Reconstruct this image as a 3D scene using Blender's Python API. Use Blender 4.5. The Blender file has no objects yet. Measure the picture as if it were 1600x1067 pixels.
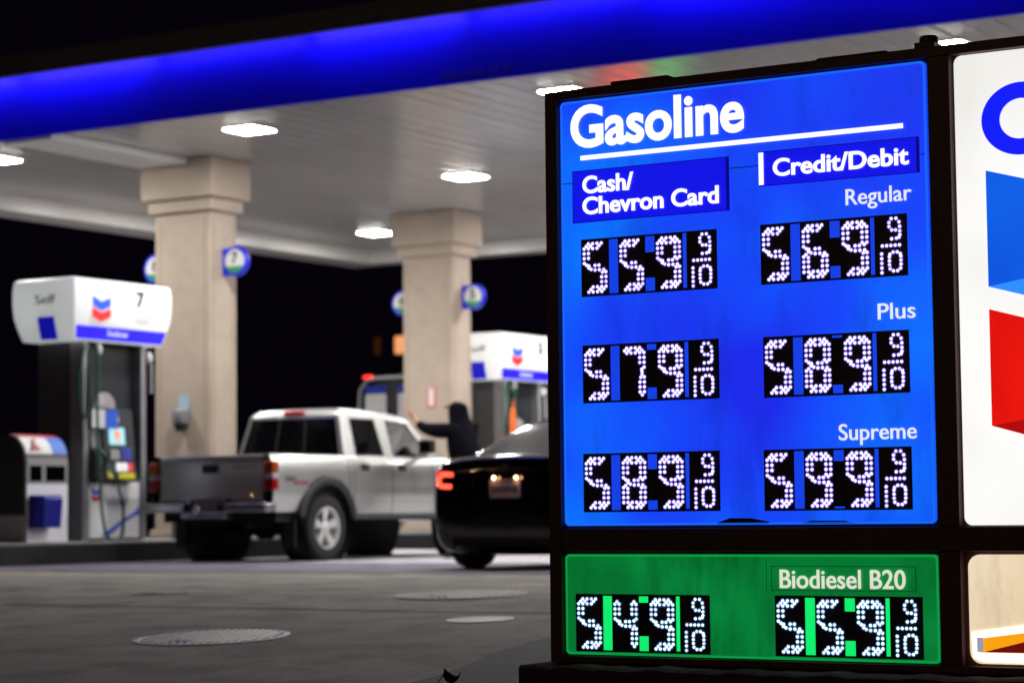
import bpy, bmesh, math, random
from mathutils import Vector, Matrix
random.seed(7)
S = bpy.context.scene
COL = S.collection
R = math.radians

# ------------------------------------------------------------------ camera
cam_d = bpy.data.cameras.new('camera')
cam = bpy.data.objects.new('camera', cam_d); COL.objects.link(cam)
PIT, ROL, YAW, CAMZ = 7.31289871e-02, -1.01097143e-02, -5.50576072e-01, 0.53
fw = Vector((math.sin(YAW), math.cos(YAW), 0)); rt = Vector((math.cos(YAW), -math.sin(YAW), 0)); up = Vector((0, 0, 1))
fw2 = fw*math.cos(PIT) + up*math.sin(PIT); up2 = up*math.cos(PIT) - fw*math.sin(PIT)
cr = rt*math.cos(ROL) + up2*math.sin(ROL); cu = up2*math.cos(ROL) - rt*math.sin(ROL)
m = Matrix.Identity(4)
for i in range(3):
    m[i][0] = cr[i]; m[i][1] = cu[i]; m[i][2] = -fw2[i]
m[2][3] = CAMZ
cam.matrix_world = m
cam_d.sensor_width = 36.0; cam_d.lens = 3637.75/1600*36
cam_d.clip_start = 0.1; cam_d.clip_end = 2000
cam_d.dof.use_dof = True; cam_d.dof.focus_distance = 8.95; cam_d.dof.aperture_fstop = 2.8
cam_d.dof.aperture_blades = 0
S.camera = cam

# ------------------------------------------------------------------ night sky, exposure
w = bpy.data.worlds.new('World'); S.world = w; w.use_nodes = True
bg = w.node_tree.nodes['Background']
bg.inputs[0].default_value = (0.30, 0.17, 0.55, 1); bg.inputs[1].default_value = 0.0045
S.view_settings.view_transform = 'Standard'; S.view_settings.look = 'None'
S.view_settings.exposure = 0.0; S.view_settings.gamma = 1.0
S.render.engine = 'CYCLES'
cy = S.cycles
cy.use_denoising = True; cy.max_bounces = 8; cy.diffuse_bounces = 4; cy.glossy_bounces = 4; cy.transmission_bounces = 6
cy.sample_clamp_indirect = 4.0; cy.caustics_reflective = False; cy.caustics_refractive = False

# ------------------------------------------------------------------ materials
MATS = {}
def mat(name, col=(.5, .5, .5), rough=.5, metal=0.0, emit=None, es=1.0, coat=0.0, var=0.0, vscale=6.0, bump=0.0, bscale=40.0, alpha=1.0, spec=.5, trans=0.0, ior=1.45):
    if name in MATS: return MATS[name]
    M = bpy.data.materials.new(name); M.use_nodes = True
    nt = M.node_tree; b = nt.nodes['Principled BSDF']
    b.inputs['Base Color'].default_value = (*col, 1); b.inputs['Roughness'].default_value = rough
    b.inputs['Metallic'].default_value = metal; b.inputs['Coat Weight'].default_value = coat
    b.inputs['Coat Roughness'].default_value = .05
    b.inputs['Specular IOR Level'].default_value = spec
    b.inputs['Transmission Weight'].default_value = trans; b.inputs['IOR'].default_value = ior
    if emit:
        b.inputs['Emission Color'].default_value = (*emit, 1); b.inputs['Emission Strength'].default_value = es
    tc = None
    if var > 0 or bump > 0:
        tc = nt.nodes.new('ShaderNodeTexCoord')
    if var > 0:
        n = nt.nodes.new('ShaderNodeTexNoise'); n.inputs['Scale'].default_value = vscale; n.inputs['Detail'].default_value = 6
        n.inputs['Roughness'].default_value = .65
        nt.links.new(tc.outputs['Object'], n.inputs['Vector'])
        r = nt.nodes.new('ShaderNodeValToRGB')
        r.color_ramp.elements[0].position = .3; r.color_ramp.elements[1].position = .7
        r.color_ramp.elements[0].color = (*[c*(1-var) for c in col], 1); r.color_ramp.elements[1].color = (*[min(1, c*(1+var)) for c in col], 1)
        nt.links.new(n.outputs['Fac'], r.inputs['Fac']); nt.links.new(r.outputs['Color'], b.inputs['Base Color'])
    if bump > 0:
        n2 = nt.nodes.new('ShaderNodeTexNoise'); n2.inputs['Scale'].default_value = bscale; n2.inputs['Detail'].default_value = 5
        nt.links.new(tc.outputs['Object'], n2.inputs['Vector'])
        bp = nt.nodes.new('ShaderNodeBump'); bp.inputs['Strength'].default_value = bump; bp.inputs['Distance'].default_value = .01
        nt.links.new(n2.outputs['Fac'], bp.inputs['Height']); nt.links.new(bp.outputs['Normal'], b.inputs['Normal'])
    MATS[name] = M
    return M

def lit_panel(name, c1, c2, c3, scale=1.6, dirt=.35, strength=1.0, base=None, dirt_scale=9.0):
    """back-lit plastic sign face: uneven tubes behind it and dust and rain streaks on it"""
    M = bpy.data.materials.new(name); M.use_nodes = True
    nt = M.node_tree; b = nt.nodes['Principled BSDF']
    b.inputs['Roughness'].default_value = .35
    b.inputs['Base Color'].default_value = (*(base or c2), 1)
    tc = nt.nodes.new('ShaderNodeTexCoord')
    n = nt.nodes.new('ShaderNodeTexNoise'); n.inputs['Scale'].default_value = scale; n.inputs['Detail'].default_value = 2
    nt.links.new(tc.outputs['Object'], n.inputs['Vector'])
    r = nt.nodes.new('ShaderNodeValToRGB'); e = r.color_ramp.elements
    e[0].position = .32; e[0].color = (*c1, 1); e[1].position = .7; e[1].color = (*c3, 1)
    k = e.new(.5); k.color = (*c2, 1)
    nt.links.new(n.outputs['Fac'], r.inputs['Fac'])
    mp = nt.nodes.new('ShaderNodeMapping'); mp.inputs['Scale'].default_value = (1, 1, .28)
    nt.links.new(tc.outputs['Object'], mp.inputs['Vector'])
    n2 = nt.nodes.new('ShaderNodeTexNoise'); n2.inputs['Scale'].default_value = dirt_scale; n2.inputs['Detail'].default_value = 8; n2.inputs['Roughness'].default_value = .7
    nt.links.new(mp.outputs['Vector'], n2.inputs['Vector'])
    r2 = nt.nodes.new('ShaderNodeValToRGB'); r2.color_ramp.elements[0].position = .28; r2.color_ramp.elements[1].position = .5
    r2.color_ramp.elements[0].color = (1-dirt, 1-dirt, 1-dirt, 1); r2.color_ramp.elements[1].color = (1, 1, 1, 1)
    nt.links.new(n2.outputs['Fac'], r2.inputs['Fac'])
    n3 = nt.nodes.new('ShaderNodeTexNoise'); n3.inputs['Scale'].default_value = 55; n3.inputs['Detail'].default_value = 2
    nt.links.new(tc.outputs['Object'], n3.inputs['Vector'])
    r3 = nt.nodes.new('ShaderNodeValToRGB'); r3.color_ramp.elements[0].position = .2; r3.color_ramp.elements[1].position = .27
    r3.color_ramp.elements[0].color = (1-dirt*1.6 if dirt < .6 else .05,)*3+(1,); r3.color_ramp.elements[1].color = (1, 1, 1, 1)
    nt.links.new(n3.outputs['Fac'], r3.inputs['Fac'])
    mx = nt.nodes.new('ShaderNodeMix'); mx.data_type = 'RGBA'; mx.blend_type = 'MULTIPLY'; mx.inputs['Factor'].default_value = 1
    nt.links.new(r.outputs['Color'], mx.inputs['A']); nt.links.new(r2.outputs['Color'], mx.inputs['B'])
    mx2 = nt.nodes.new('ShaderNodeMix'); mx2.data_type = 'RGBA'; mx2.blend_type = 'MULTIPLY'; mx2.inputs['Factor'].default_value = 1
    nt.links.new(mx.outputs['Result'], mx2.inputs['A']); nt.links.new(r3.outputs['Color'], mx2.inputs['B'])
    nt.links.new(mx2.outputs['Result'], b.inputs['Emission Color']); b.inputs['Emission Strength'].default_value = strength
    MATS[name] = M
    return M

def glass(name, col, op):
    M = bpy.data.materials.new(name); M.use_nodes = True
    nt = M.node_tree; nt.nodes.remove(nt.nodes['Principled BSDF'])
    out = nt.nodes['Material Output']
    t = nt.nodes.new('ShaderNodeBsdfTransparent'); t.inputs[0].default_value = (*col, 1)
    g = nt.nodes.new('ShaderNodeBsdfGlossy'); g.inputs['Roughness'].default_value = .03
    mxx = nt.nodes.new('ShaderNodeMixShader')
    fr = nt.nodes.new('ShaderNodeFresnel'); fr.inputs[0].default_value = 1.5
    nt.links.new(fr.outputs[0], mxx.inputs[0]); nt.links.new(t.outputs[0], mxx.inputs[1]); nt.links.new(g.outputs[0], mxx.inputs[2])
    nt.links.new(mxx.outputs[0], out.inputs['Surface'])
    MATS[name] = M
    return M

# ------------------------------------------------------------------ mesh helpers
class MB:
    def __init__(s): s.v = []; s.f = []; s.m = []
    def add(s, vs, fs, mi=0):
        o = len(s.v); s.v += [tuple(p) for p in vs]; s.f += [tuple(i+o for i in q) for q in fs]; s.m += [mi]*len(fs); return s
    def box(s, x0, x1, y0, y1, z0, z1, mi=0):
        x0, x1 = min(x0, x1), max(x0, x1); y0, y1 = min(y0, y1), max(y0, y1); z0, z1 = min(z0, z1), max(z0, z1)
        return s.add([(x0, y0, z0), (x1, y0, z0), (x1, y1, z0), (x0, y1, z0), (x0, y0, z1), (x1, y0, z1), (x1, y1, z1), (x0, y1, z1)],
                     [(0, 3, 2, 1), (4, 5, 6, 7), (0, 1, 5, 4), (1, 2, 6, 5), (2, 3, 7, 6), (3, 0, 4, 7)], mi)
    def loops(s, L, mi=0, cap0=True, cap1=True, closed=True):
        n = len(L[0]); vs = [p for l in L for p in l]; fs = []
        for i in range(len(L)-1):
            for j in range(n if closed else n-1):
                k = (j+1) % n
                fs.append((i*n+j, i*n+k, (i+1)*n+k, (i+1)*n+j))
        if cap0: fs.append(tuple(range(n-1, -1, -1)))
        if cap1: fs.append(tuple((len(L)-1)*n+j for j in range(n)))
        return s.add(vs, fs, mi)
    def prism(s, pts, fr, d0, d1, mi=0):
        """pts: 2D outline in frame fr=(origin,right,up); from depth d0 to d1 along the normal"""
        o, r, u = fr; n = r.cross(u)
        a = [o+r*x+u*y+n*d0 for x, y in pts]; b = [o+r*x+u*y+n*d1 for x, y in pts]
        area = sum(pts[i][0]*pts[(i+1) % len(pts)][1]-pts[(i+1) % len(pts)][0]*pts[i][1] for i in range(len(pts)))
        if area < 0: a.reverse(); b.reverse()
        return s.loops([a, b], mi)
    def tube(s, pts, r, seg=8, mi=0, caps=True):
        pts = [Vector(p) for p in pts]; rs = r if isinstance(r, (list, tuple)) else [r]*len(pts); L = []
        pn = None
        for i, p in enumerate(pts):
            t = (pts[min(i+1, len(pts)-1)]-pts[max(i-1, 0)]).normalized()
            if pn is None:
                pn = t.cross(Vector((0, 0, 1)));
                if pn.length < .05: pn = t.cross(Vector((1, 0, 0)))
            pn = (pn-t*pn.dot(t)).normalized(); b = t.cross(pn)
            L.append([p+(pn*math.cos(2*math.pi*k/seg)+b*math.sin(2*math.pi*k/seg))*rs[i] for k in range(seg)])
        return s.loops(L, mi, caps, caps)
    def lathe(s, prof, c, ax, seg=32, mi=0, cap0=False, cap1=False):
        """prof: (radius, along) pairs round axis ax through c"""
        c = Vector(c); ax = Vector(ax).normalized(); e = ax.cross(Vector((0, 0, 1)))
        if e.length < .1: e = ax.cross(Vector((1, 0, 0)))
        e.normalize(); g = ax.cross(e)
        L = [[c+ax*h+(e*math.cos(2*math.pi*k/seg)+g*math.sin(2*math.pi*k/seg))*rr for k in range(seg)] for rr, h in prof]
        return s.loops(L, mi, cap0, cap1)
    def quad(s, a, b, c, d, mi=0): return s.add([a, b, c, d], [(0, 1, 2, 3)], mi)
    def build(s, name, mats, parent=None, bevel=0.0, smooth=35, sub=0, seg=2, weld=0):
        me = bpy.data.meshes.new(name)
        me.from_pydata(s.v, [], s.f)
        for mm in (mats if isinstance(mats, (list, tuple)) else [mats]): me.materials.append(mm)
        me.polygons.foreach_set('material_index', s.m)
        bm = bmesh.new(); bm.from_mesh(me)
        if weld: bmesh.ops.remove_doubles(bm, verts=bm.verts, dist=weld)
        bmesh.ops.recalc_face_normals(bm, faces=bm.faces); bm.to_mesh(me); bm.free()
        if smooth:
            me.polygons.foreach_set('use_smooth', [True]*len(me.polygons)); me.set_sharp_from_angle(angle=R(smooth))
        me.update()
        o = bpy.data.objects.new(name, me); COL.objects.link(o)
        if parent: o.parent = parent
        if bevel:
            b = o.modifiers.new('bevel', 'BEVEL'); b.width = bevel; b.segments = seg; b.limit_method = 'ANGLE'; b.angle_limit = R(40)
        if sub:
            q = o.modifiers.new('sub', 'SUBSURF'); q.levels = sub; q.render_levels = sub
        return o

def tag(o, label, cat, group=None):
    o['label'] = label; o['category'] = cat
    if group: o['group'] = group
    return o
def struct(o): o['kind'] = 'structure'; return o
def thing(name, label, cat, loc=(0, 0, 0), group=None):
    o = bpy.data.objects.new(name, None); COL.objects.link(o); o.location = loc; o.empty_display_size = .2
    return tag(o, label, cat, group)
def copy_tree(o, parent=None):
    c = o.copy(); COL.objects.link(c); c.parent = parent
    for ch in list(o.children): copy_tree(ch, c)
    return c
X_, Y_, Z_ = Vector((1, 0, 0)), Vector((0, 1, 0)), Vector((0, 0, 1))
def front(y, x=0, z=0): return (Vector((x, y, z)), X_, Z_)      # faces -Y
def side(x, y=0, z=0): return (Vector((x, y, z)), Y_, Z_)       # faces +X
def rect(x0, x1, y0, y1): return [(x0, y0), (x1, y0), (x1, y1), (x0, y1)]
def rrect(x0, x1, y0, y1, r, n=5):
    P = []
    for cx, cy_, a in ((x1-r, y0+r, -90), (x1-r, y1-r, 0), (x0+r, y1-r, 90), (x0+r, y0+r, 180)):
        for k in range(n+1):
            t = R(a+90*k/n); P.append((cx+r*math.cos(t), cy_+r*math.sin(t)))
    return P
def circ(cx, cy_, r, n=32, a0=0, a1=360):
    return [(cx+r*math.cos(R(a0+(a1-a0)*k/n)), cy_+r*math.sin(R(a0+(a1-a0)*k/n))) for k in range(n if a1-a0 == 360 else n+1)]

_H = {}
def text_mesh(s, bold=0.0, shear=0.0):
    c = bpy.data.curves.new('t', 'FONT'); c.body = s; c.size = 1; c.extrude = .5-bold; c.bevel_depth = bold; c.bevel_resolution = 0; c.shear = shear; c.resolution_u = 6
    o = bpy.data.objects.new('t', c); COL.objects.link(o)
    dg = bpy.context.evaluated_depsgraph_get(); me = bpy.data.meshes.new_from_object(o.evaluated_get(dg))
    vs = [v.co.copy() for v in me.vertices]; fs = [tuple(p.vertices) for p in me.polygons]
    bpy.data.objects.remove(o); bpy.data.curves.remove(c); bpy.data.meshes.remove(me)
    return vs, fs
def lettering(mb, s, fr, x0, x1, zb, cap, d0, d1, bold=.0, mi=0, shear=0.0):
    """words with their baseline at zb, capitals cap high, running from x0 to x1 in frame fr"""
    if bold not in _H:
        v, _ = text_mesh('H', bold); _H[bold] = (max(p.y for p in v), min(p.y for p in v))
    hi, lo = _H[bold]
    vs, fs = text_mesh(s, bold, shear)
    a = min(p.x for p in vs); b = max(p.x for p in vs); sx = (x1-x0)/(b-a); sy = cap/(hi-lo)
    o, r, u = fr; n = r.cross(u)
    mb.add([o+r*(x0+(p.x-a)*sx)+u*(zb+(p.y-lo)*sy)+n*(d0+(p.z+.5)*(d1-d0)) for p in vs], fs, mi)

# shared materials
white_paint = mat('white_paint', (.78, .78, .76), .35, var=.04)
soffit_m = mat('soffit_white', (.46, .447, .43), .22, var=.06, vscale=.7, bump=.25, bscale=.9)
dark_metal = mat('dark_metal', (.035, .028, .03), .45, var=.3)
black_m = mat('black_plastic', (.012, .012, .013), .5)
chrome = mat('chrome', (.75, .75, .76), .15, 1.0)
rubber = mat('rubber', (.02, .02, .02), .8, var=.3, vscale=20)

# ================================================================== GROUND
def gz(y):
    """the lot is level under the canopy and falls towards the street"""
    if y >= 14.2: return 0.0
    t = 14.2-y
    return -(.016*t*t if t < 1.5 else .036+.048*(t-1.5)) if t < 12 else -.54
ground_m = bpy.data.materials.new('stained_concrete'); ground_m.use_nodes = True
def concrete_nodes(M, ca, cb, stain, sc=1.0):
    nt = M.node_tree; b = nt.nodes['Principled BSDF']; b.inputs['Roughness'].default_value = .75
    tc = nt.nodes.new('ShaderNodeTexCoord')
    n1 = nt.nodes.new('ShaderNodeTexNoise'); n1.inputs['Scale'].default_value = .55*sc; n1.inputs['Detail'].default_value = 8; n1.inputs['Roughness'].default_value = .6
    n2 = nt.nodes.new('ShaderNodeTexNoise'); n2.inputs['Scale'].default_value = 60; n2.inputs['Detail'].default_value = 4
    n3 = nt.nodes.new('ShaderNodeTexNoise'); n3.inputs['Scale'].default_value = 2.3*sc; n3.inputs['Detail'].default_value = 5
    for n in (n1, n2, n3): nt.links.new(tc.outputs['Object'], n.inputs['Vector'])
    r = nt.nodes.new('ShaderNodeValToRGB'); r.color_ramp.elements[0].position = .3; r.color_ramp.elements[1].position = .72
    r.color_ramp.elements[0].color = (*ca, 1); r.color_ramp.elements[1].color = (*cb, 1)
    nt.links.new(n1.outputs['Fac'], r.inputs['Fac'])
    r3 = nt.nodes.new('ShaderNodeValToRGB'); r3.color_ramp.elements[0].position = .36; r3.color_ramp.elements[1].position = .56
    r3.color_ramp.elements[0].color = (stain, stain, stain, 1); r3.color_ramp.elements[1].color = (1, 1, 1, 1)
    nt.links.new(n3.outputs['Fac'], r3.inputs['Fac'])
    r2 = nt.nodes.new('ShaderNodeValToRGB'); r2.color_ramp.elements[0].position = .25; r2.color_ramp.elements[1].position = .75
    r2.color_ramp.elements[0].color = (.5, .5, .5, 1); r2.color_ramp.elements[1].color = (1.35, 1.35, 1.35, 1)
    nt.links.new(n2.outputs['Fac'], r2.inputs['Fac'])
    mx = nt.nodes.new('ShaderNodeMix'); mx.data_type = 'RGBA'; mx.blend_type = 'MULTIPLY'; mx.inputs['Factor'].default_value = 1
    nt.links.new(r.outputs['Color'], mx.inputs['A']); nt.links.new(r3.outputs['Color'], mx.inputs['B'])
    mx2 = nt.nodes.new('ShaderNodeMix'); mx2.data_type = 'RGBA'; mx2.blend_type = 'MULTIPLY'; mx2.inputs['Factor'].default_value = 1
    nt.links.new(mx.outputs['Result'], mx2.inputs['A']); nt.links.new(r2.outputs['Color'], mx2.inputs['B'])
    nt.links.new(mx2.outputs['Result'], b.inputs['Base Color'])
    bp = nt.nodes.new('ShaderNodeBump'); bp.inputs['Strength'].default_value = .35; bp.inputs['Distance'].default_value = .006
    nt.links.new(n2.outputs['Fac'], bp.inputs['Height']); nt.links.new(bp.outputs['Normal'], b.inputs['Normal'])
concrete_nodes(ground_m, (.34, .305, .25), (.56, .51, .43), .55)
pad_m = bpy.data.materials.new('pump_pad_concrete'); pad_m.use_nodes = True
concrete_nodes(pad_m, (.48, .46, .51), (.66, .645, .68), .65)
pad_m.node_tree.nodes['Principled BSDF'].inputs['Roughness'].default_value = .5
asph_m = bpy.data.materials.new('dark_asphalt'); asph_m.use_nodes = True
concrete_nodes(asph_m, (.07, .07, .072), (.12, .118, .115), .7, 3)

ys = [-60, -20, -5, 0, 2]+[2+.3*k for k in range(1, 46)]+[17, 20, 26, 40, 70, 140, 320]
xs = [-320, -120, -60, -40, -30, -25, -20, -15, -12, -9, -6, -3, 0, 3, 6, 12, 30, 80, 220]
g = MB(); g.loops([[(x, y, gz(y)) for x in xs] for y in ys], 0, False, False, closed=False)
struct(g.build('ground', ground_m, smooth=60))
p = MB()   # lighter concrete drive pad under the canopy, in slabs with joints
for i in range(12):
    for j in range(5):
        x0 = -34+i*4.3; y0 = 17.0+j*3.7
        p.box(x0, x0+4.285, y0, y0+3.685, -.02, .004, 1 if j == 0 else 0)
pad_front = bpy.data.materials.new('front_pad_concrete'); pad_front.use_nodes = True  # front row of slabs, darker and more purple than the rest
concrete_nodes(pad_front, (.15, .135, .185), (.27, .25, .315), .6)
struct(p.build('pavement', [pad_m, pad_front], smooth=0))
# darker asphalt strip round the sign
a = MB()
edge = []
for k in range(28):
    y = 1.0+k*.42
    edge.append((-5.75-.55*max(0, (y-8.2)/2.2)+.03*math.sin(k*1.7)-.25*max(0, y-11)**1.5, y))
a.loops([[(x+(0-x)*t, y, gz(y)+.006) for t in (0, .15, .3, .45, .6, .8, 1)] for x, y in edge], 0, False, False, closed=False)
struct(a.build('asphalt', asph_m, smooth=60))
# sawn joints and cracks in the forecourt
j = MB()
def ribbon(q, pts, wd):
    L = []
    for i, (x, y) in enumerate(pts):
        x1, y1 = pts[min(i+1, len(pts)-1)]; x0, y0 = pts[max(i-1, 0)]
        d = Vector((x1-x0, y1-y0)).normalized(); nx, ny = -d.y*wd/2, d.x*wd/2
        L.append([(x+nx, y+ny, gz(y+ny)+.005), (x-nx, y-ny, gz(y-ny)+.005)])
    q.loops(L, 0, False, False, closed=False)
ribbon(j, [(-26+.8*k, 11.95+.02*math.sin(k*1.9)) for k in range(26)], .035)
ribbon(j, [(-26+.8*k, 15.2) for k in range(34)], .018)
ribbon(j, [(-12.6+.015*math.sin(k), 17-.4*k) for k in range(22)], .02)
ribbon(j, [(-11.5+.3*k, 9.2+.13*k+.08*math.sin(k*1.3)) for k in range(12)], .010)
ribbon(j, [(x+.02, y) for x, y in edge], .03)
struct(j.build('ground_joints', mat('joint_black', (.03, .028, .026), .8), smooth=0))
# ------------------------------------------------------------------ manhole and tank covers
cover_m = mat('cast_iron_cover', (.16, .155, .155), .5, .2, var=.35, vscale=9); rib_dull = mat('dull_iron', (.30, .28, .25), .5, .1, var=.3, vscale=14); rib_m = mat('worn_iron', (.50, .49, .48), .4, .2, var=.3, vscale=14)
pale_m = mat('pale_cover', (.62, .62, .64), .45, var=.1, vscale=12)
def cover(x, y, r, label, pale=False, ribs=True, worn=1.0):
    sl = math.atan2(gz(y+.2)-gz(y-.2), .4)
    t = thing('manhole_cover', label, 'cover', (x, y, gz(y)), 'round covers set in the forecourt')
    t.rotation_euler = (sl, 0, 0); t.scale = (1, 1, .45)
    q = MB(); q.lathe([(r, 0.001), (r, .012), (r-.035, .014), (r-.04, .004)], (0, 0, 0), Z_, 48)
    q.build('ring', (mat('worn_rim', (.30, .30, .31), .45, .4, var=.2) if worn == 1.0 else rib_dull) if not pale else pale_m, t)
    q = MB(); q.lathe([(r-.042, .003), (r-.042, .010), (.001, .012)], (0, 0, 0), Z_, 48, cap1=True)
    if ribs:
        n = int(2*(r-.06)/.045)
        for k in range(n):
            yy = -(r-.06)+(k+.5)*.045; hx = math.sqrt(max(0, (r-.05)**2-yy*yy))
            q.box(-hx, hx, yy-.010, yy+.010, .009, .020, 1)
    ca, sa = math.cos(2.0), math.sin(2.0); q.v = [(x_*ca-y_*sa, x_*sa+y_*ca, z_) for x_, y_, z_ in q.v]
    q.build('lid', pale_m if pale else [cover_m, rib_m if worn == 1.0 else rib_dull], t)
    if not pale:
        q = MB(); q.box(-.06, .06, -r*.6-.04, -r*.6+.04, .012, .022); q.build('lift_handle', black_m, t)
    return t
cover(-8.30, 10.28, .44, 'large ribbed iron cover in the near left forecourt, biggest of the four')
cover(-7.31, 11.52, .20, 'small pale round cover in the forecourt, nearest the price sign', True, False)
cover(-8.50, 13.16, .45, 'dark ribbed iron cover in front of the black sedan', worn=0)
cover(-10.95, 13.05, .25, 'small dark iron cover far out in the forecourt, in front of the pump island', worn=0)

# ================================================================== CANOPY
fascia_m = mat('blue_fascia', (.006, .003, .72), .42, var=.08, vscale=.6)
trim_m = mat('fascia_trim', (.10, .095, .09), .5)
CX0, CX1, CY0, CY1, SZ = -22.85, 7.0, 20.13, 32.6, 5.03
can = thing('canopy', 'long white soffited canopy with a glowing blue fascia over the pumps', 'canopy', (-8, 26, 0))
can.location = (0, 0, 0)
s = MB()
x = CX0; pw = .305
while x < CX1-.01:      # soffit of long pans with grooves between
    x1 = min(x+pw, CX1); ta, tb = random.uniform(-.0022, .0022), random.uniform(-.0022, .0022)
    s.quad((x+.016, CY0+.06, SZ+ta), (x1-.016, CY0+.06, SZ+tb), (x1-.016, CY1-.02, SZ+tb), (x+.016, CY1-.02, SZ+ta))
    s.quad((x1-.016, CY0+.06, SZ), (x1, CY0+.06, SZ+.03), (x1, CY1-.02, SZ+.02), (x1-.016, CY1-.02, SZ))
    s.quad((x, CY0+.06, SZ+.02), (x+.016, CY0+.06, SZ), (x+.016, CY1-.02, SZ), (x, CY1-.02, SZ+.02))
    x = x1
s.build('soffit', soffit_m, can, smooth=0)
q = MB(); q.box(CX0-.6, CX1, CY0+.02, CY1+.3, SZ+.03, SZ+.7); q.build('deck', trim_m, can, smooth=0)
q = MB(); q.box(CX0-.7, CX1+.1, CY0-.005, CY0+.05, 4.975, 5.70); q.build('fascia', fascia_m, can, smooth=0)
q = MB(); q.box(CX0-.75, CX1+.1, CY0-.26, CY0+.06, 5.745, 5.90); q.box(CX0-.75, CX1+.1, CY0-.26, CY0-.245, 5.665, 5.744); q.build('eyebrow', trim_m, can, smooth=0)
q = MB()
q.box(CX0-.62, CX0, CY0+.06, CY1+.4, 4.80, 5.60); q.box(CX0, CX1, CY1, CY1+.4, 4.80, 5.60)
q.build('gutter_band', mat('band_white', (.66, .64, .62), .3, var=.05), can, smooth=0)
q = MB(); q.box(CX0-.72, CX0-.63, CY0+.06, CY1+.5, 4.82, 5.85); q.box(CX0-.63, CX1, CY1+.42, CY1+.5, 4.82, 5.85); q.build('fascia', fascia_m, can, smooth=0)
q = MB(); q.box(-19.45, -18.70, CY0+.07, 22.68, 4.945, SZ-.004); q.build('beam', white_paint, can, bevel=.01)
strip_m = mat('fascia_lamp', (.9, .9, .9), .5, emit=(.14, .10, 1.0), es=30.0)
x = CX0-.5; k_ = 0
strip_d = mat('fascia_lamp_dim', (.9, .9, .9), .5, emit=(.14, .10, 1.0), es=17.0)
while x < CX1-1.2:   # lamp strips under the eyebrow that wash the blue fascia
    q = MB(); q.add([(x, CY0-.238, 5.700), (x+1.95, CY0-.238, 5.700), (x+1.95, CY0-.205, 5.742), (x, CY0-.205, 5.742)], [(0, 1, 2, 3)]); q.build('light_strip', strip_d if k_ % 5 in (0, 3) else strip_m, can, smooth=0); x += 2.1; k_ += 1

q = MB(); lettering(q, "Clearance 13' 6\"", front(CY0-.006), -13.19, -12.32, 5.045, .075, -.001, .004)
q.build('lettering', mat('clearance_text', (.10, .07, .55), .5), can, smooth=0)

lens_m = bpy.data.materials.new('led_lens'); lens_m.use_nodes = True
b_ = lens_m.node_tree.nodes['Principled BSDF']; b_.inputs['Emission Color'].default_value = (1, .97, .92, 1); b_.inputs['Emission Strength'].default_value = 250
lens_m.cycles.emission_sampling = 'FRONT'
cl0 = thing('canopy_light', 'x', 'light', (0, 0, SZ), 'square lamps set in the canopy soffit')
q = MB(); q.box(-.26, .26, -.26, .26, -.012, -.004); q.build('housing', white_paint, cl0)
q = MB(); q.loops([[(-w_, -w_, z), (w_, -w_, z), (w_, w_, z), (-w_, w_, z)] for z, w_ in ((-.0125, .215), (-.0165, .212))], 0, False, True)
o = q.build('lens', lens_m, cl0, smooth=0)
GX = (-20.75, -16.73, -12.44, -8.12, -3.8, .5); GY = (21.42, 26.1, 30.56)
seen = {(0, 0): 'square lit soffit lamp at the left edge of the photo, front row', (1, 0): 'square lit soffit lamp above and in front of the left column',
        (2, 0): 'square lit soffit lamp just over the top left corner of the price sign', (3, 0): 'square lit soffit lamp over the gap between the two sign cabinets',
        (1, 1): 'square lit soffit lamp in the middle row, right of and above the farther column', (0, 2): 'farthest lit soffit lamp, left of the farther column'}
first = True
for i, gx in enumerate(GX):
    for j, gy in enumerate(GY):
        c = cl0 if first else copy_tree(cl0); first = False
        c.location = ({(0, 1): -21.1, (0, 2): -21.3}.get((i, j), gx), gy, SZ)
        c['label'] = seen.get((i, j), 'square soffit lamp out of sight behind the price sign or the left column')

# ================================================================== COLUMNS
stucco = mat('tan_stucco', (.47, .385, .315), .8, var=.12, vscale=2.2, bump=.25, bscale=120)
stucco_d = mat('tan_stucco_groove', (.40, .32, .26), .85)
def column(x0, x1, y0, y1, z0, label):
    t = thing('column', label, 'column', ((x0+x1)/2, (y0+y1)/2, 0), 'stucco columns that carry the canopy')
    cx, cy_ = (x0+x1)/2, (y0+y1)/2
    L = lambda q: q
    def bx(q, e, za, zb): q.box(x0-e-cx, x1+e-cx, y0-e-cy_, y1+e-cy_, za, zb)
    q = MB(); bx(q, 0, z0, 4.36)
    q.build('shaft', stucco, t, bevel=.012)
    q = MB()   # raised border round the recessed face panel
    hw, hy = (x1-x0)/2, (y1-y0)/2
    for za, zb in ((z0+.12, 2.02), (2.06, 4.28)):
        for f in (front(-hy), (Vector((hw, 0, 0)), Y_, Z_)):
            h = hw if f[1] is X_ else hy
            e = .085 if f[1] is X_ else .055
            q.prism(rect(-h+e, -h+e+.012, za, zb), f, -.01, .006); q.prism(rect(h-e-.012, h-e, za, zb), f, -.01, .006)
    q.build('reveal', stucco_d, t, smooth=0)
    q = MB(); bx(q, .03, 2.03, 2.05); q.build('joint_band', stucco, t, bevel=.004) if False else None
    q = MB(); bx(q, .065, 4.36, 4.52); q.build('band', stucco, t, bevel=.015)
    q = MB(); bx(q, .135, 4.522, SZ-.002); q.build('capital', stucco, t, bevel=.02)
    q = MB(); bx(q, .05, z0, z0+.1); q.build('base', stucco, t, bevel=.015)
    return t
column(-19.35, -18.45, 22.83, 23.35, .25, 'nearer tan stucco column with a square capital, behind the pickup tailgate')
column(-19.66, -18.78, 28.9, 29.42, .25, 'farther tan stucco column with a square capital, behind the person in black')

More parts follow.
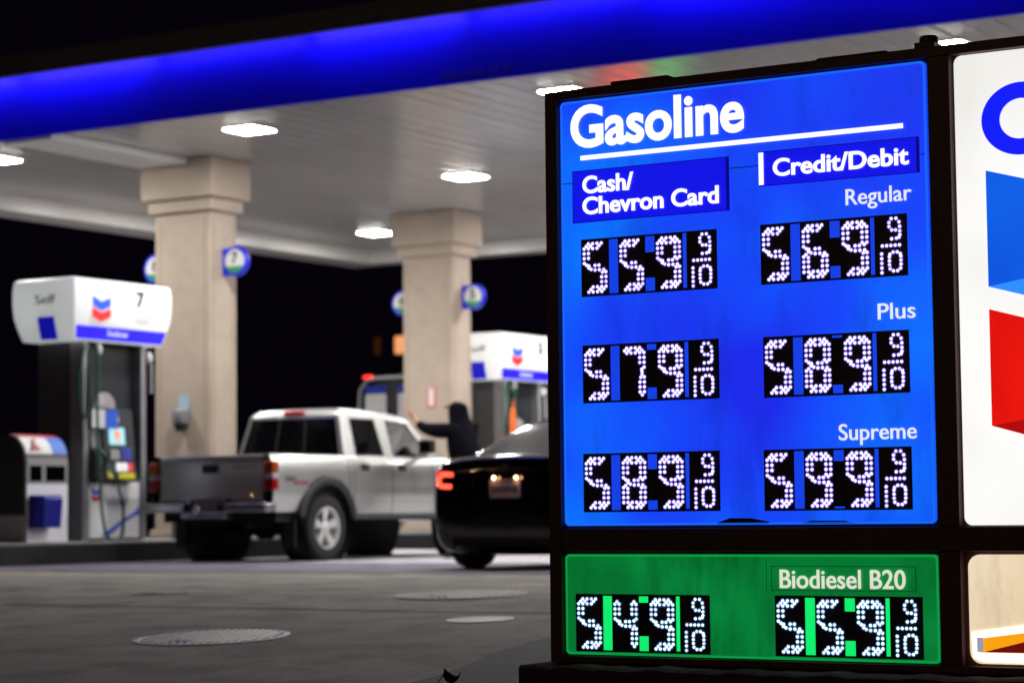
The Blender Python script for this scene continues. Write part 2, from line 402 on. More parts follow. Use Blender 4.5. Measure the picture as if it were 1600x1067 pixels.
# numbered flag signs
ns_blue = mat('sign_blue', (.01, .02, .62), .4, emit=(.01, .02, .6), es=.12)
ns_white = mat('sign_white', (.8, .8, .8), .4)
ns_green = mat('sign_green', (.05, .33, .14), .4)
ink = mat('ink_black', (.01, .01, .01), .5)
def flag(x, y, z, dr, num, label):
    t = thing('number_sign', label, 'sign', (x, y, z), 'round numbered pump signs on the columns')
    f = front(0)
    q = MB(); q.prism(rect(0, dr*.2, -.175, .175), f, -.03, .03); q.build('bracket', ns_blue, t, bevel=.006)
    cx = dr*.20
    q = MB(); q.prism(circ(cx, 0, .19, 40), f, -.035, .035); q.build('disc', ns_blue, t, bevel=.006)
    q = MB(); q.prism(circ(cx, 0, .15, 40), f, .036, .040)
    q.build('face', ns_white, t, smooth=0)
    q = MB(); a0 = R(25); q.prism([(cx+.15*math.cos(k), .15*math.sin(k)) for k in [-math.pi+a0+(math.pi-2*a0)*i/16 for i in range(17)]], f, .041, .043)
    q.build('green_band', ns_green, t, smooth=0)
    q = MB(); lettering(q, num, f, cx-.05, cx+.05, -.03, .14, .0415, .044, .02); q.build('numeral', ink, t, smooth=0)
flag(-18.45, 23.1, 3.72, 1, '7', 'round blue and white pump sign reading 7 on the nearer column')
flag(-19.35, 23.1, 3.70, -1, '8', 'round blue and white pump sign half hidden left of the nearer column')
flag(-18.78, 29.2, 3.74, 1, '5', 'round blue and white pump sign on the right of the farther column')
flag(-19.66, 29.2, 3.71, -1, '6', 'round blue and white pump sign on the left of the farther column')

# towel and squeegee holder on the nearer column
t = thing('towel_dispenser', 'small grey towel dispenser with a pale blue card on the nearer column', 'dispenser', (-18.87, 22.83, 1.62))
q = MB(); q.box(-.10, .10, -.15, 0, .05, .24); q.build('body', mat('grey_box', (.25, .25, .27), .35), t, bevel=.03)
q = MB(); q.lathe([(.055, 0), (.075, .09)], (0, -.09, -.03), Z_, 20, cap0=True, cap1=True); q.build('cup', black_m, t)
q = MB(); q.prism(rect(-.085, .085, .245, .42), front(0), .002, .012); q.build('card', mat('pale_blue_card', (.42, .58, .72), .5), t, smooth=0)
q = MB(); q.lathe([(.02, 0), (.02, .03)], (.03, -.16, .12), (0, -1, 0), 16, cap1=True); q.build('knob', chrome, t)
# small notice on the farther column
t = thing('notice_plate', 'narrow red edged white notice on the farther column', 'sign', (-19.155, 28.9, 2.09))
q = MB(); q.prism(rect(-.07, .07, 0, .30), front(0), .001, .008); q.build('backing', mat('notice_red', (.62, .10, .08), .5), t, smooth=0)
q = MB(); q.prism(rect(-.045, .045, .03, .29), front(0), .009, .012); q.build('face', mat('notice_white', (.85, .74, .76), .5), t, smooth=0)

# ================================================================== PUMP ISLANDS
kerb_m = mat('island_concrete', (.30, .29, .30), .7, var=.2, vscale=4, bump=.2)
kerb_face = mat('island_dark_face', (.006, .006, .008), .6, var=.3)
def island(x0, x1, y0, y1):
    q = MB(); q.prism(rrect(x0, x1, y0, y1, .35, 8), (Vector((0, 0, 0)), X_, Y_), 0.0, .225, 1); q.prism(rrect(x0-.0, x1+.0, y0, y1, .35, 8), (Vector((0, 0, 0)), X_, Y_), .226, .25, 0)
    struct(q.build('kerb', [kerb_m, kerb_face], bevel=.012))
island(-19.75, -17.78, 18.15, 23.85)
island(-20.2, -18.2, 28.4, 33.2)

# ================================================================== FUEL DISPENSERS
hdr_m = lit_panel('header_white', (.55, .60, .58), (.72, .76, .75), (.82, .85, .85), 1.2, .06, .52, (.8, .8, .8))
hdr_blue = mat('header_blue', (.015, .01, .60), .4, emit=(.03, .012, .9), es=.75)
hdr_blue2 = mat('header_blue_end', (.01, .01, .45), .4, emit=(.008, .008, .6), es=.45)
logo_blue = mat('logo_blue', (.01, .07, .6), .4, emit=(.01, .10, .75), es=.8)
logo_red = mat('logo_red', (.6, .01, .012), .4, emit=(.9, .02, .02), es=.75)
lb2 = mat('badge_blue', (.01, .08, .65), .4); lr2 = mat('badge_red', (.65, .02, .02), .4)
steel = mat('brushed_steel', (.42, .42, .44), .38, .75, var=.12, vscale=5)
steel_d = mat('dark_steel', (.10, .10, .11), .4, .4, var=.2)
panel_grey = mat('panel_grey', (.20, .20, .21), .5, var=.2)
white_door = mat('white_door', (.92, .92, .93), .3, var=.04, vscale=4)
green_hose = mat('green_hose', (.012, .10, .06), .45)
def chevron(mb, fr, cx, z1, w, h, drop, d0, d1, mi):
    mb.prism([(cx-w/2, z1), (cx, z1-drop), (cx+w/2, z1), (cx+w/2, z1-h), (cx, z1-h-drop), (cx-w/2, z1-h)], fr, d0, d1, mi)
def dispenser(num, label):
    # local: origin at island top below the header's near front corner; +y runs along the island, front face at x = 0
    t = thing('fuel_dispenser', label, 'fuel pump', (0, 0, 0), 'fuel dispensers on the pump islands')
    B = .25
    prof = [(2.53, .085), (2.60, .062), (2.70, .035), (2.80, .012), (2.95, 0), (3.10, .0), (3.19, .008), (3.222, .018), (3.235, .05)]
    x0, x1, y0, y1 = -.95, 0.0, 0.0, 1.70
    q = MB(); q.loops([[(x, y, z-B) for x, y in rrect(x0+e, x1-e, y0+e, y1-e, .02, 4)] for z, e in prof])
    hd = q.build('header', hdr_m, t, smooth=30)
    def einset(z):
        for (za, ea), (zb, eb) in zip(prof, prof[1:]):
            if za <= z <= zb: return ea+(eb-ea)*(z-za)/(zb-za)
        return .1
    zs = [2.545, 2.60, 2.65, 2.695]
    q = MB(); q.loops([[(-einset(z)+.006, einset(z)+.03, z-B), (-einset(z)+.006, y1-einset(z)-.03, z-B)] for z in zs], 0, False, False, closed=False)
    q.build('blue_stripe', hdr_blue, hd, smooth=60)
    zs = [2.54, 2.60, 2.70, 2.80]
    q = MB(); q.loops([[(-.57, einset(z)-.006, z-B), (-.31, einset(z)-.006, z-B)] for z in zs], 0, False, False, closed=False)
    q.build('blue_square', hdr_blue2, hd, smooth=60)
    f = side(0)
    q = MB(); chevron(q, f, .46, 3.035-B, .30, .105, .055, -.03, .008, 0); q.build('emblem_blue', logo_blue, hd, smooth=0)
    q = MB(); chevron(q, f, .46, 2.905-B, .30, .10, .055, -.03, .008, 0); q.build('emblem_red', logo_red, hd, smooth=0)
    q = MB(); lettering(q, 'Chevron', f, .33, .60, 3.075-B, .04, -.02, .004); q.build('emblem_word', mat('word_blue', (.10, .22, .62), .5, emit=(.2, .35, .8), es=.5), hd, smooth=0)
    q = MB(); lettering(q, num, f, 1.06, 1.20, 2.955-B, .185, -.02, .010, .035); q.build('numeral', mat('numeral_ink', (.015, .02, .015), .5), hd, smooth=0)
    q = MB(); lettering(q, 'Techron', f, .60, .95, 2.595-B, .065, -.055, -.035, .0, 0, .25); q.build('stripe_word', mat('stripe_word', (.6, .6, .9), .5, emit=(.6, .6, 1), es=.5), hd, smooth=0)
    q = MB()
    for k, (wa, zz) in enumerate(((.24, 2.865), (.2, 2.815))):
        q.prism(rect(1.07, 1.10, zz-B-.012, zz-B+.018), f, -.02, .006); q.prism(rect(1.12, 1.07+wa+.05, zz-B-.004, zz-B+.012), f, -.02, .006)
    q.build('red_notice', mat('pale_red_text', (.75, .55, .55), .5, emit=(.9, .62, .62), es=.5), hd, smooth=0)
    q = MB(); lettering(q, 'Self', front(0), -.59, -.28, 2.945-B, .105, -.03, .008); q.build('end_word', mat('grey_text', (.08, .09, .09), .5), hd, smooth=0)
    # cabinet: two pillars, set-back upper back wall, lower door
    cf = -.15
    q = MB(); q.box(-.80, cf-.12, .34, 1.36, 0, 2.27); q.build('cabinet', mat('cabinet_dark', (.05, .05, .055), .5, var=.2), t, bevel=.01)
    q = MB(); q.box(cf-.12, cf-.115, .40, 1.30, .70, 2.25); q.build('recess_back', mat('recess', (.03, .032, .04), .35), t, smooth=0)
    for ya, yb in ((.30, .40), (1.30, 1.39)):
        q = MB(); q.box(-.34, cf+.02, ya+.004, yb, 0, 2.27); q.build('pillar', steel, t, bevel=.012)
        q = MB(); q.box(-.82, -.345, ya-.002, yb, 0, 2.27); q.build('end_panel', mat('end_unlit', (.06, .06, .065), .45, var=.2), t, bevel=.008)  # grey steel ends coloured near black in place of their unlit side
    q = MB(); q.box(-.80, -.16, .36, 1.34, 2.27, 2.30); q.build('header_neck', black_m, t)
    q = MB()
    for k in range(7): q.box(-.10, -.06, 1.40, 1.42, 1.72+k*.05, 1.755+k*.05)
    q.build('vent_strip', mat('vent_white', (.7, .7, .7), .4), t)
    q = MB(); q.box(cf-.10, cf+.005, .41, 1.29, .03, .67); dr = q.build('lower_door', white_door, t, bevel=.008)
    fd = side(cf+.005)
    q = MB(); chevron(q, fd, .53, .60, .15, .05, .03, .001, .006, 0); q.build('badge_blue', lb2, dr, smooth=0)
    q = MB(); chevron(q, fd, .53, .53, .15, .05, .03, .001, .006, 0); q.build('badge_red', lr2, dr, smooth=0)
    q = MB(); q.prism([(.62, .06), (.75, .06), (1.0, .20), (1.18, .28), (1.28, .30), (1.28, .40), (1.20, .33), (.98, .24)], fd, .001, .004); q.build('swoosh', mat('swoosh_blue', (.10, .16, .75), .4), dr, smooth=0)
    q = MB(); q.prism(rect(1.02, 1.03, .05, .66), fd, .001, .003); q.build('door_seam', steel_d, dr, smooth=0)
    # control panel: leaning bezel with screens and keypad
    o_ = Vector((cf+.015, 0, 0)); upv = Vector((-.10, 0, 1)).normalized(); fp = (o_+Vector((.05, 0, .70)), Y_, upv)
    q = MB(); q.prism(rrect(.42, .58, .02, .80, .02), fp, -.12, .01); q.build('side_panel', mat('sidepanel', (.16, .17, .17), .4, var=.3), t)
    bz = MB(); bz.prism(rrect(.60, 1.14, -.01, .82, .05), fp, -.13, .035); bz = bz.build('bezel', mat('bezel_black', (.025, .025, .028), .35), t, bevel=.012)
    q = MB(); q.prism(rrect(.69, .88, .66, .78, .015), fp, .036, .040); q.build('display', mat('display_lit', (.4, .45, .5), .3, emit=(.75, .85, 1.0), es=1.3), bz, smooth=0)
    q = MB(); q.prism(rrect(.70, .97, .40, .60, .015), fp, .036, .040); q.build('screen', mat('screen_teal', (.2, .4, .45), .3, emit=(.30, .65, .75), es=.9), bz, smooth=0)
    q = MB(); q.prism(circ(.84, .52, .055, 20), fp, .041, .043); q.prism(rect(.80, .9, .43, .455), fp, .041, .043); q.build('screen_picture', mat('screen_orange', (.8, .3, .2), .4, emit=(.95, .3, .15), es=.6), bz, smooth=0)
    q = MB()
    for r_ in range(4):
        for c_ in range(3): q.prism(rect(.90+c_*.055, .945+c_*.055, .215+r_*.04, .248+r_*.04), fp, .036, .046)
    q.build('keypad', mat('key_blue', (.06, .08, .55), .4), bz, smooth=0)
    q = MB(); q.prism(rrect(.68, .84, .22, .34, .02), fp, .036, .06); q.build('card_reader', mat('reader_grey', (.30, .30, .31), .4), bz, bevel=.006)
    for k, (cc, nm) in enumerate((((.75, .78, .8), 'btn_white'), ((.75, .75, .8), 'btn_pale'), ((.62, .06, .08), 'btn_red'))):
        q = MB(); q.prism(rrect(.78+k*.1, .87+k*.1, .09, .19, .015), fp, .036, .05); q.build('grade_button', mat(nm, cc, .35, emit=cc, es=.5), bz, bevel=.004)
    q = MB(); q.prism(rrect(.82, 1.10, .005, .075, .012), fp, .036, .042); q.build('yellow_label', mat('label_yellow', (.75, .72, .03), .45), bz, smooth=0)
    q = MB(); q.prism(rrect(.62, .74, .01, .10, .02), fp, .036, .05); q.build('yellow_tab', mat('tab_yellow', (.62, .55, .10), .45), bz, smooth=0)
    # pump topper: half round board over a blue and white card
    q = MB(); q.prism(circ(.62, 1.52, .18, 20, 0, 180), side(cf+.03), 0, .03); q.build('topper_board', mat('topper_grey', (.42, .40, .42), .4, var=.4, vscale=14), t)
    q = MB(); q.prism(rect(.40, .62, 1.29, 1.50), side(cf+.03), 0, .035); q.build('topper_card', mat('card_white', (.72, .73, .73), .4), t, smooth=0)
    q = MB(); q.prism(rect(.622, .84, 1.29, 1.50), side(cf+.03), 0, .035); q.build('topper_card', mat('card_blue', (.04, .14, .72), .4), t, smooth=0)
    # nozzle in its boot and two hoses
    q = MB(); q.prism(rrect(.42, .58, -.02, .36, .03), fp, .012, .05); q.build('nozzle_boot', black_m, t)
    q = MB()
    q.tube([(cf+.10, .50, 1.02), (cf+.16, .50, .98), (cf+.17, .51, .90), (cf+.13, .52, .80)], [.022, .03, .026, .018], 10)
    q.tube([(cf+.17, .5, 1.0), (cf+.21, .5, .93), (cf+.18, .5, .86)], .009, 8)
    q.build('nozzle', mat('nozzle_green', (.02, .12, .07), .35), t)
    def hose(pts, nm='hose'):
        P = [Vector(p) for p in pts]; out = []
        for i in range(len(P)-1):
            p0, p1, p2, p3 = P[max(i-1, 0)], P[i], P[i+1], P[min(i+2, len(P)-1)]
            for k in range(8):
                u_ = k/8; out.append(.5*((2*p1)+(p2-p0)*u_+(2*p0-5*p1+4*p2-p3)*u_*u_+(3*p1-p0-3*p2+p3)*u_**3))
        out.append(P[-1]); q = MB(); q.tube(out, .017, 8); return q.build(nm, green_hose, t)
    hose([(cf, .52, 2.26), (cf+.10, .46, 2.1), (cf+.14, .40, 1.5), (cf+.16, .42, .75), (cf+.18, .48, .15), (cf+.2, .60, .01), (cf+.2, .75, .06), (cf+.19, .78, .4), (cf+.17, .66, .75), (cf+.16, .53, .84)])
    hose([(cf, .40, 2.26), (cf+.04, .28, 2.15), (cf+.05, .20, 1.8), (cf+.06, .24, 1.45), (cf+.05, .34, 1.42), (cf+.04, .38, 1.6), (cf+.02, .38, 2.2)])
    q = MB()
    q.lathe([(.035, 0), (.05, .05), (.03, .12)], (cf+.02, .55, 2.14), Z_, 12, cap0=True, cap1=True); q.lathe([(.035, 0), (.05, .05), (.03, .12)], (cf+.03, 1.42, 2.08), Z_, 12, cap0=True, cap1=True)
    q.build('hose_swivel', mat('swivel', (.75, .75, .74), .3), t)
    return t
d7 = dispenser('7', 'fuel dispenser with the lit white header reading 7, left of the pickup')
d7.location = (-17.88, 19.70, .25)
d5 = dispenser('5', 'fuel dispenser with the lit white header reading 5, right of the farther column')
d5.location = (-18.37, 29.62, .25)
t = thing('plastic_bag', 'orange plastic bag hung over a nozzle of the farther dispenser', 'bag', (-18.40, 29.95, 1.62))
q = MB(); q.loops([[(.02+w_*.35*math.cos(a)*1.0, w_*math.sin(a)+.01*math.sin(5*a), z) for a in [2*math.pi*k/16 for k in range(16)]] for z, w_ in ((0, .07), (.05, .085), (.2, .085), (.34, .08), (.42, .06), (.5, .03))])
q.build('bag_body', mat('orange_bag', (.85, .16, .03), .5, var=.1, bump=.5, bscale=14), t, smooth=60)
q = MB(); q.tube([(.02, -.02, .49), (.03, .0, .62), (.02, .03, .49)], .008, 6); q.build('handle', MATS['orange_bag'], t)

# bollard hose / chain loop by the island end
t = thing('barrier_chain', 'dark sagging chain between the pump island and the pickup bumper', 'chain', (-18.3, 22.3, .25))
q = MB(); q.tube([(.0, -.35+.7*k/14, .62-.16*math.sin(math.pi*k/14)) for k in range(15)], .022, 8); q.build('loop', rubber, t)
for yy in (-.36, .36):
    q = MB(); q.lathe([(.05, 0), (.05, .02), (.025, .03), (.025, .66), (.03, .68)], (0, yy, 0), Z_, 12, cap0=True, cap1=True); q.build('post', steel_d, t)

# ================================================================== WASTE BIN WITH BUCKET
t = thing('waste_bin', 'grey and white waste bin with a domed top and a blue squeegee bucket', 'bin', (-17.92, 18.98, .25))
W = .66; Dp = .62
def dome(e=0.0):
    P = [(0+e, 0), (0+e, .92)]
    for k in range(9):
        a_ = R(90*k/8); P.append((-.26+.26*math.cos(a_)+e*math.cos(a_), .92+.27*math.sin(a_)+e*math.sin(a_)))
    P += [(-Dp-e, 1.19+e), (-Dp-e, 0)]
    return P
fr = (Vector((0, 0, 0)), X_, Z_)
bin_grey = mat('bin_grey', (.13, .125, .125), .5, var=.15)
q = MB(); q.prism(dome(), fr, -W, 0); q.build('body', bin_grey, t, bevel=.006, smooth=40)
q = MB(); q.prism([(x_, z_) for x_, z_ in dome(.001) if z_ >= 0], (Vector((0, -.004, 0)), X_, Z_), -.0, .02); q.build('side_skin', mat('bin_dark_top', (.03, .03, .032), .5), t, smooth=0)
q = MB(); q.prism(rect(0, .62, .005, .30), (Vector((-.62, -.025, 0)), X_, Z_), 0, .005); q.build('side_panel', mat('bin_side', (.45, .43, .42), .5), t, smooth=0)
f = side(.001)
q = MB(); q.prism(rect(.005, .655, .005, .645), f, 0, .012); q.build('front_panel', white_door, t, smooth=0)
q = MB(); q.prism(rect(.005, .655, .65, .93), f, 0, .012); q.build('opening_frame', mat('bin_frame', (.36, .36, .36), .45), t, smooth=0)
for ya, yb in ((.05, .235), (.30, .61)):
    q = MB(); q.prism(rect(ya, yb, .675, .845), f, .0125, .016); q.build('opening', mat('hole_shade', (.002, .002, .002), .95, spec=0.0), t, smooth=0)  # flat black panels stand in for the shade inside the openings
def topskin(y0_, y1_, a0_, a1_, nm, mm, e=.006):
    q = MB(); L = []
    for k in range(9):
        a_ = R(a0_+(a1_-a0_)*k/8); L.append([(-.26+(.26+e)*math.cos(a_), y0_, .92+(.27+e)*math.sin(a_)), (-.26+(.26+e)*math.cos(a_), y1_, .92+(.27+e)*math.sin(a_))])
    q.loops(L, 0, False, False, closed=False); return q.build(nm, mm, t, smooth=60)
topskin(.0, .42, 12, 62, 'top_label', mat('label_white', (.9, .9, .9), .4)); topskin(.42, .66, 12, 62, 'top_label', mat('label_blue', (.10, .24, .75), .4))
topskin(.0, .66, 62, 92, 'top_label', mat('label_red', (.55, .03, .04), .4, var=.5, vscale=9))
q = MB()
for k in range(5): q.prism(rect(.10+.012*k, .25-.02*k, 1.02+.025*k, 1.03+.025*k), (Vector((-.02-.01*k*k*.4, 0, 0)), Y_, Z_), .0, .02)
q.tube([(-.005, .07, 1.0), (-.03, .14, 1.07), (-.09, .22, 1.145)], .012, 6)
q.build('top_mark', mat('mark_red', (.75, .2, .17), .5), t, smooth=0)
q = MB(); q.loops([[(.014, .03, z0), (.014, .32, z0), (.09+k, .38, z0), (.20+k, .38, z0), (.20+k, .10, z0), (.11+k, .03, z0)] for z0, k in ((.16, -.03), (.48, .0), (.52, -.03))])
q.build('squeegee_bucket', mat('bucket_blue', (.012, .018, .30), .35), t, bevel=.012)

# ================================================================== PICKUP
silver = mat('silver_paint', (.53, .54, .53), .36, .85, coat=.5)
flare_m = mat('flare_grey', (.022, .021, .025), .5)
dark_glass = mat('dark_glass', (.003, .003, .004), .10, spec=.25)
tint = glass('tinted_glass', (.50, .60, .52), 1)
under_m = mat('underbody', (.008, .008, .009), .8)
amber = mat('amber_lens', (.42, .075, .008), .15, coat=.8)
redlens = mat('red_lens', (.40, .006, .006), .15, coat=.8)
def wheel(parent, x, y, r, wd, out, nm='wheel', rim_r=.235, rim_mat=None, spokes=5):
    t = bpy.data.objects.new(nm, None); COL.objects.link(t); t.parent = parent; t.location = (x, y, r)
    ax = Vector((out, 0, 0))
    q = MB(); h = wd/2
    q.lathe([(rim_r, -h), (r*.90, -h), (r*.97, -h*.86), (r, -h*.6), (r, h*.6), (r*.97, h*.86), (r*.90, h), (rim_r+.02, h*.96), (rim_r, h*.86)], (0, 0, 0), ax, 40)
    q.build('tyre', rubber, t, smooth=40)
    q = MB(); q.lathe([(rim_r+.004, h*.95), (rim_r-.012, h*.93), (rim_r-.03, h*.5), (rim_r-.03, -h*.8)], (0, 0, 0), ax, 36)
    q.lathe([(.065, h*.2), (.065, h*.75), (.05, h*.84), (.001, h*.84)], (0, 0, 0), ax, 20, cap0=True)
    for k in range(spokes):
        a_ = 2*math.pi*k/spokes+.3; d = Vector((0, math.cos(a_), math.sin(a_))); e = Vector((0, -math.sin(a_), math.cos(a_)))
        L = []
        for rr, ww, dep in ((.04, .045, .74), (.12, .042, .70), (rim_r-.02, .06, .78)):
            c0 = d*rr
            L.append([c0+e*ww+ax*h*(dep-.25), c0+e*ww*.9+ax*h*dep, c0-e*ww*.9+ax*h*dep, c0-e*ww+ax*h*(dep-.25)])
        q.loops(L)
    q.build('rim', rim_mat or mat('alloy', (.80, .80, .80), .32, .55), t, smooth=35)
    q = MB(); q.lathe([(rim_r-.03, -h*.1), (.001, -h*.1)], (0, 0, 0), ax, 24); q.build('brake_disc', mat('brake_dark', (.03, .03, .03), .5, .5), t)
    return t
PK = thing('pickup_truck', 'silver crew cab pickup truck parked beside the pump island', 'pickup truck', (-16.61, 20.50, 0))
WZ = [(.42, .79), (.50, .84), (.60, .872), (.74, .885), (.775, .892), (.80, .884), (.95, .888), (1.04, .882), (1.13, .866), (1.172, .845), (1.20, .815)]
def hw_at(z):
    for (a_, wa), (b_2, wb) in zip(WZ, WZ[1:]):
        if a_ <= z <= b_2: return wa+(wb-wa)*(z-a_)/(b_2-a_)
    return WZ[0][1] if z < WZ[0][0] else WZ[-1][1]
WYS, WR = (1.06, 4.15), .50
def zb(y):
    z = .53 if 1.4 < y < 3.8 else .56
    for wy in WYS:
        d = abs(y-wy)
        if d < WR: z = max(z, .40+math.sqrt(WR*WR-d*d))
    return z
def zt(y):
    if y < 3.35: return 1.20
    return 1.20-.035*(y-3.35)-.05*max(0, y-4.4)**2*2
def plan(y):
    k = 1.0
    if y > 4.2: k -= .10*((y-4.2)/.85)**2
    if y < .12: k -= .02*(1-y/.12)
    return k
def skin(y0_, y1_, nm, parent=PK, mm=silver, both=(1, -1), extra=()):
    ysx = set([y0_, y1_]); k = y0_
    while k < y1_: ysx.add(round(k, 3)); k += .12
    for wy in WYS:
        for i in range(-12, 13):
            yy = wy+WR*math.sin(i*math.pi/24)
            if y0_ < yy < y1_: ysx.add(round(yy, 4))
    ysx = sorted(ysx); q = MB()
    for sd in both:
        L = []
        for y in ysx:
            a_, b_2 = zb(y), zt(y); row = []
            for k in range(15):
                z = a_+(b_2-a_)*k/14; zz = .42+(z-.42)*(1.20-.42)/(b_2-.42) if b_2 > .9 else z
                row.append((sd*hw_at(zz)*plan(y), y, z))
            row.append((sd*(hw_at(1.20)*plan(y)-.05), y, b_2+.006)); row.append((sd*(hw_at(1.20)*plan(y)-.09), y, b_2-.03))
            L.append(row)
        q.loops(L, 0, False, False, closed=False)
    return q.build(nm, mm, parent, smooth=50)
bed = skin(.06, 1.49, 'bed_side', both=(1,)); skin(.06, 1.49, 'bed_side', both=(-1,))
q = MB(); q.box(-.74, .74, .12, 1.46, .70, .74); q.box(-.78, -.73, .12, 1.46, .70, 1.17); q.box(.73, .78, .12, 1.46, .70, 1.17); q.box(-.78, .78, 1.42, 1.47, .70, 1.17); q.build('bed_liner', under_m, bed)
q = MB()
f = (Vector((.892, 0, 0)), Y_, Z_)
lettering(q, 'TRD', f, .26, .46, .90, .055, -.004, .003, .02, 0, .2); q.build('decal', mat('decal_grey', (.12, .12, .14), .5), bed, smooth=0)
q = MB(); lettering(q, 'OFF ROAD', f, .42, .70, .865, .04, -.004, .003, .02, 0, .2); q.build('decal', mat('decal_red', (.5, .10, .10), .5), bed, smooth=0)
skin(1.505, 1.585, 'cab_corner', both=(1,)); skin(1.505, 1.585, 'cab_corner', both=(-1,))
dr_r = skin(1.597, 2.372, 'door', both=(1,)); dr_f = skin(2.386, 3.26, 'door', both=(1,))
dl_r = skin(1.597, 2.372, 'door', both=(-1,)); dl_f = skin(2.386, 3.26, 'door', both=(-1,))
skin(3.274, 5.02, 'front_fender', both=(1,)); skin(3.274, 5.02, 'front_fender', both=(-1,))
q = MB(); L = []
for y in (3.35, 3.6, 4.0, 4.4, 4.7, 4.9, 5.02):
    hwv = hw_at(1.20)*plan(y)-.06; z = zt(y); L.append([(-hwv, y, z-.01), (-hwv*.7, y, z+.045), (-hwv*.3, y, z+.06), (hwv*.3, y, z+.06), (hwv*.7, y, z+.045), (hwv, y, z-.01)])
q.loops(L, 0, False, False, closed=False); q.build('hood', silver, PK, smooth=60)
q = MB(); q.box(-.78, .78, 4.94, 5.0, .62, 1.12); q.build('grille', black_m, PK)
q = MB(); q.box(-.84, .84, 4.95, 5.12, .42, .66); q.build('front_bumper', chrome, PK, bevel=.04)
for d_, yh in ((dr_r, 1.82), (dr_f, 2.58), (dl_r, 1.82), (dl_f, 2.58)):
    sg = 1 if d_ in (dr_r, dr_f) else -1
    q = MB(); q.box(sg*.872, sg*.896, yh-.075, yh+.075, 1.035, 1.115); q.box(sg*.89, sg*.912, yh-.06, yh+.06, 1.055, 1.085); q.build('handle', black_m, d_, bevel=.012)
q = MB(); q.box(-.80, .80, .2, 4.9, .45, 1.0); q.box(-.78, .78, 1.52, 3.3, .5, 1.16); q.build('chassis', under_m, PK)
q = MB(); q.tube([(-.7, 1.06, .37), (.7, 1.06, .37)], .06, 10); q.lathe([(.02, -.14), (.13, -.06), (.13, .06), (.02, .14)], (0, 1.06, .37), Y_, 14); q.box(-.45, -.05, .25, .6, .40, .6); q.tube([(.45, .1, .42), (.45, 1.4, .45)], .04, 8); q.build('rear_axle', under_m, PK)
# cab glasshouse
def gx(z): return .80-(z-1.19)*.27
brk = [(1.52, 1.61), (1.75, 1.77), (2.33, 2.27), (2.52, 2.50), (3.30, 2.93), (3.58, 3.06)]     # (at belt, at rail)
Zl = [1.19, 1.21, 1.655, 1.695]
def bp(i, z):
    b0, b1 = brk[i]; return b0+(b1-b0)*(z-1.19)/(1.695-1.19)
q = MB(); panes = []
for sg in (1, -1):
    for i in range(5):
        for j in range(3):
            pts = [(sg*gx(Zl[j]), bp(i, Zl[j]), Zl[j]), (sg*gx(Zl[j]), bp(i+1, Zl[j]), Zl[j]), (sg*gx(Zl[j+1]), bp(i+1, Zl[j+1]), Zl[j+1]), (sg*gx(Zl[j+1]), bp(i, Zl[j+1]), Zl[j+1])]
            if j == 1 and i in (1, 3): panes.append((i, sg, pts))
            else: q.quad(*pts)
# rear wall
xr = [-1, -.90, .90, 1]
for i in range(3):
    for j in range(3):
        pts = [(xr[i]*gx(Zl[j]), bp(0, Zl[j]), Zl[j]), (xr[i+1]*gx(Zl[j]), bp(0, Zl[j]), Zl[j]), (xr[i+1]*gx(Zl[j+1]), bp(0, Zl[j+1]), Zl[j+1]), (xr[i]*gx(Zl[j+1]), bp(0, Zl[j+1]), Zl[j+1])]
        if i == 1 and j == 1: rear_pts = pts
        else: q.quad(*pts)
        pts = [(xr[i]*gx(Zl[j]), bp(5, Zl[j]), Zl[j]), (xr[i+1]*gx(Zl[j]), bp(5, Zl[j]), Zl[j]), (xr[i+1]*gx(Zl[j+1]), bp(5, Zl[j+1]), Zl[j+1]), (xr[i]*gx(Zl[j+1]), bp(5, Zl[j+1]), Zl[j+1])]
        if i == 1 and j == 1: ws_pts = pts
        else: q.quad(*pts)
gs = q; q = MB()
L = []
for z, e in ((1.688, .0), (1.718, .016), (1.744, .055), (1.765, .13), (1.782, .28)):
    L.append([(x_, y_, z) for x_, y_ in rrect(-gx(1.695)+e, gx(1.695)-e, 1.61+e, 3.05-e*1.8, .05+e*.4, 4)])
q.loops(L, 0, False, True)
# cowl and shelf at belt height
q.box(-.78, .78, 1.5, 1.54, 1.0, 1.192); q.box(-.76, .76, 3.3, 3.62, 1.1, 1.19)
def drop(p):
    k = max(0, min(1, (p[2]-1.4)/.3)); t_ = max(0, p[1]-2.1)
    return (p[0], p[1], p[2]-.06*k*t_*t_)
gs.v = [drop(p) for p in gs.v]; q.v = [drop(p) for p in q.v]; panes = [(i, sg, [drop(p) for p in pts]) for i, sg, pts in panes]; ws_pts = [drop(p) for p in ws_pts]
gh = q.build('roof', silver, PK, smooth=50)
gs.build('pillars', silver, PK, smooth=60, weld=.0005, bevel=.035, seg=3)
for i, sg, pts in panes:
    q = MB(); P = [Vector(p) for p in pts]; c_ = sum(P, Vector())/4
    P2 = [p+(c_-p)*.03+Vector((sg*-.006, 0, 0)) for p in P]
    q.quad(*P2); q.build('side_window', dark_glass if i == 1 else tint, PK, smooth=0)
    q = MB()
    for k in range(4):
        a_, b_2 = P[k], P[(k+1) % 4]; a2, b2 = a_+(c_-a_)*.07, b_2+(c_-b_2)*.07; o_ = Vector((sg*.003, 0, 0))
        q.quad(a_+o_, b_2+o_, b2+o_, a2+o_)
    q.build('window_seal', black_m, PK, smooth=0)
q = MB(); P = [Vector(p)+Vector((0, -.006, 0)) for p in rear_pts]; q.quad(*P); rw = q.build('rear_window', dark_glass, PK, smooth=0)
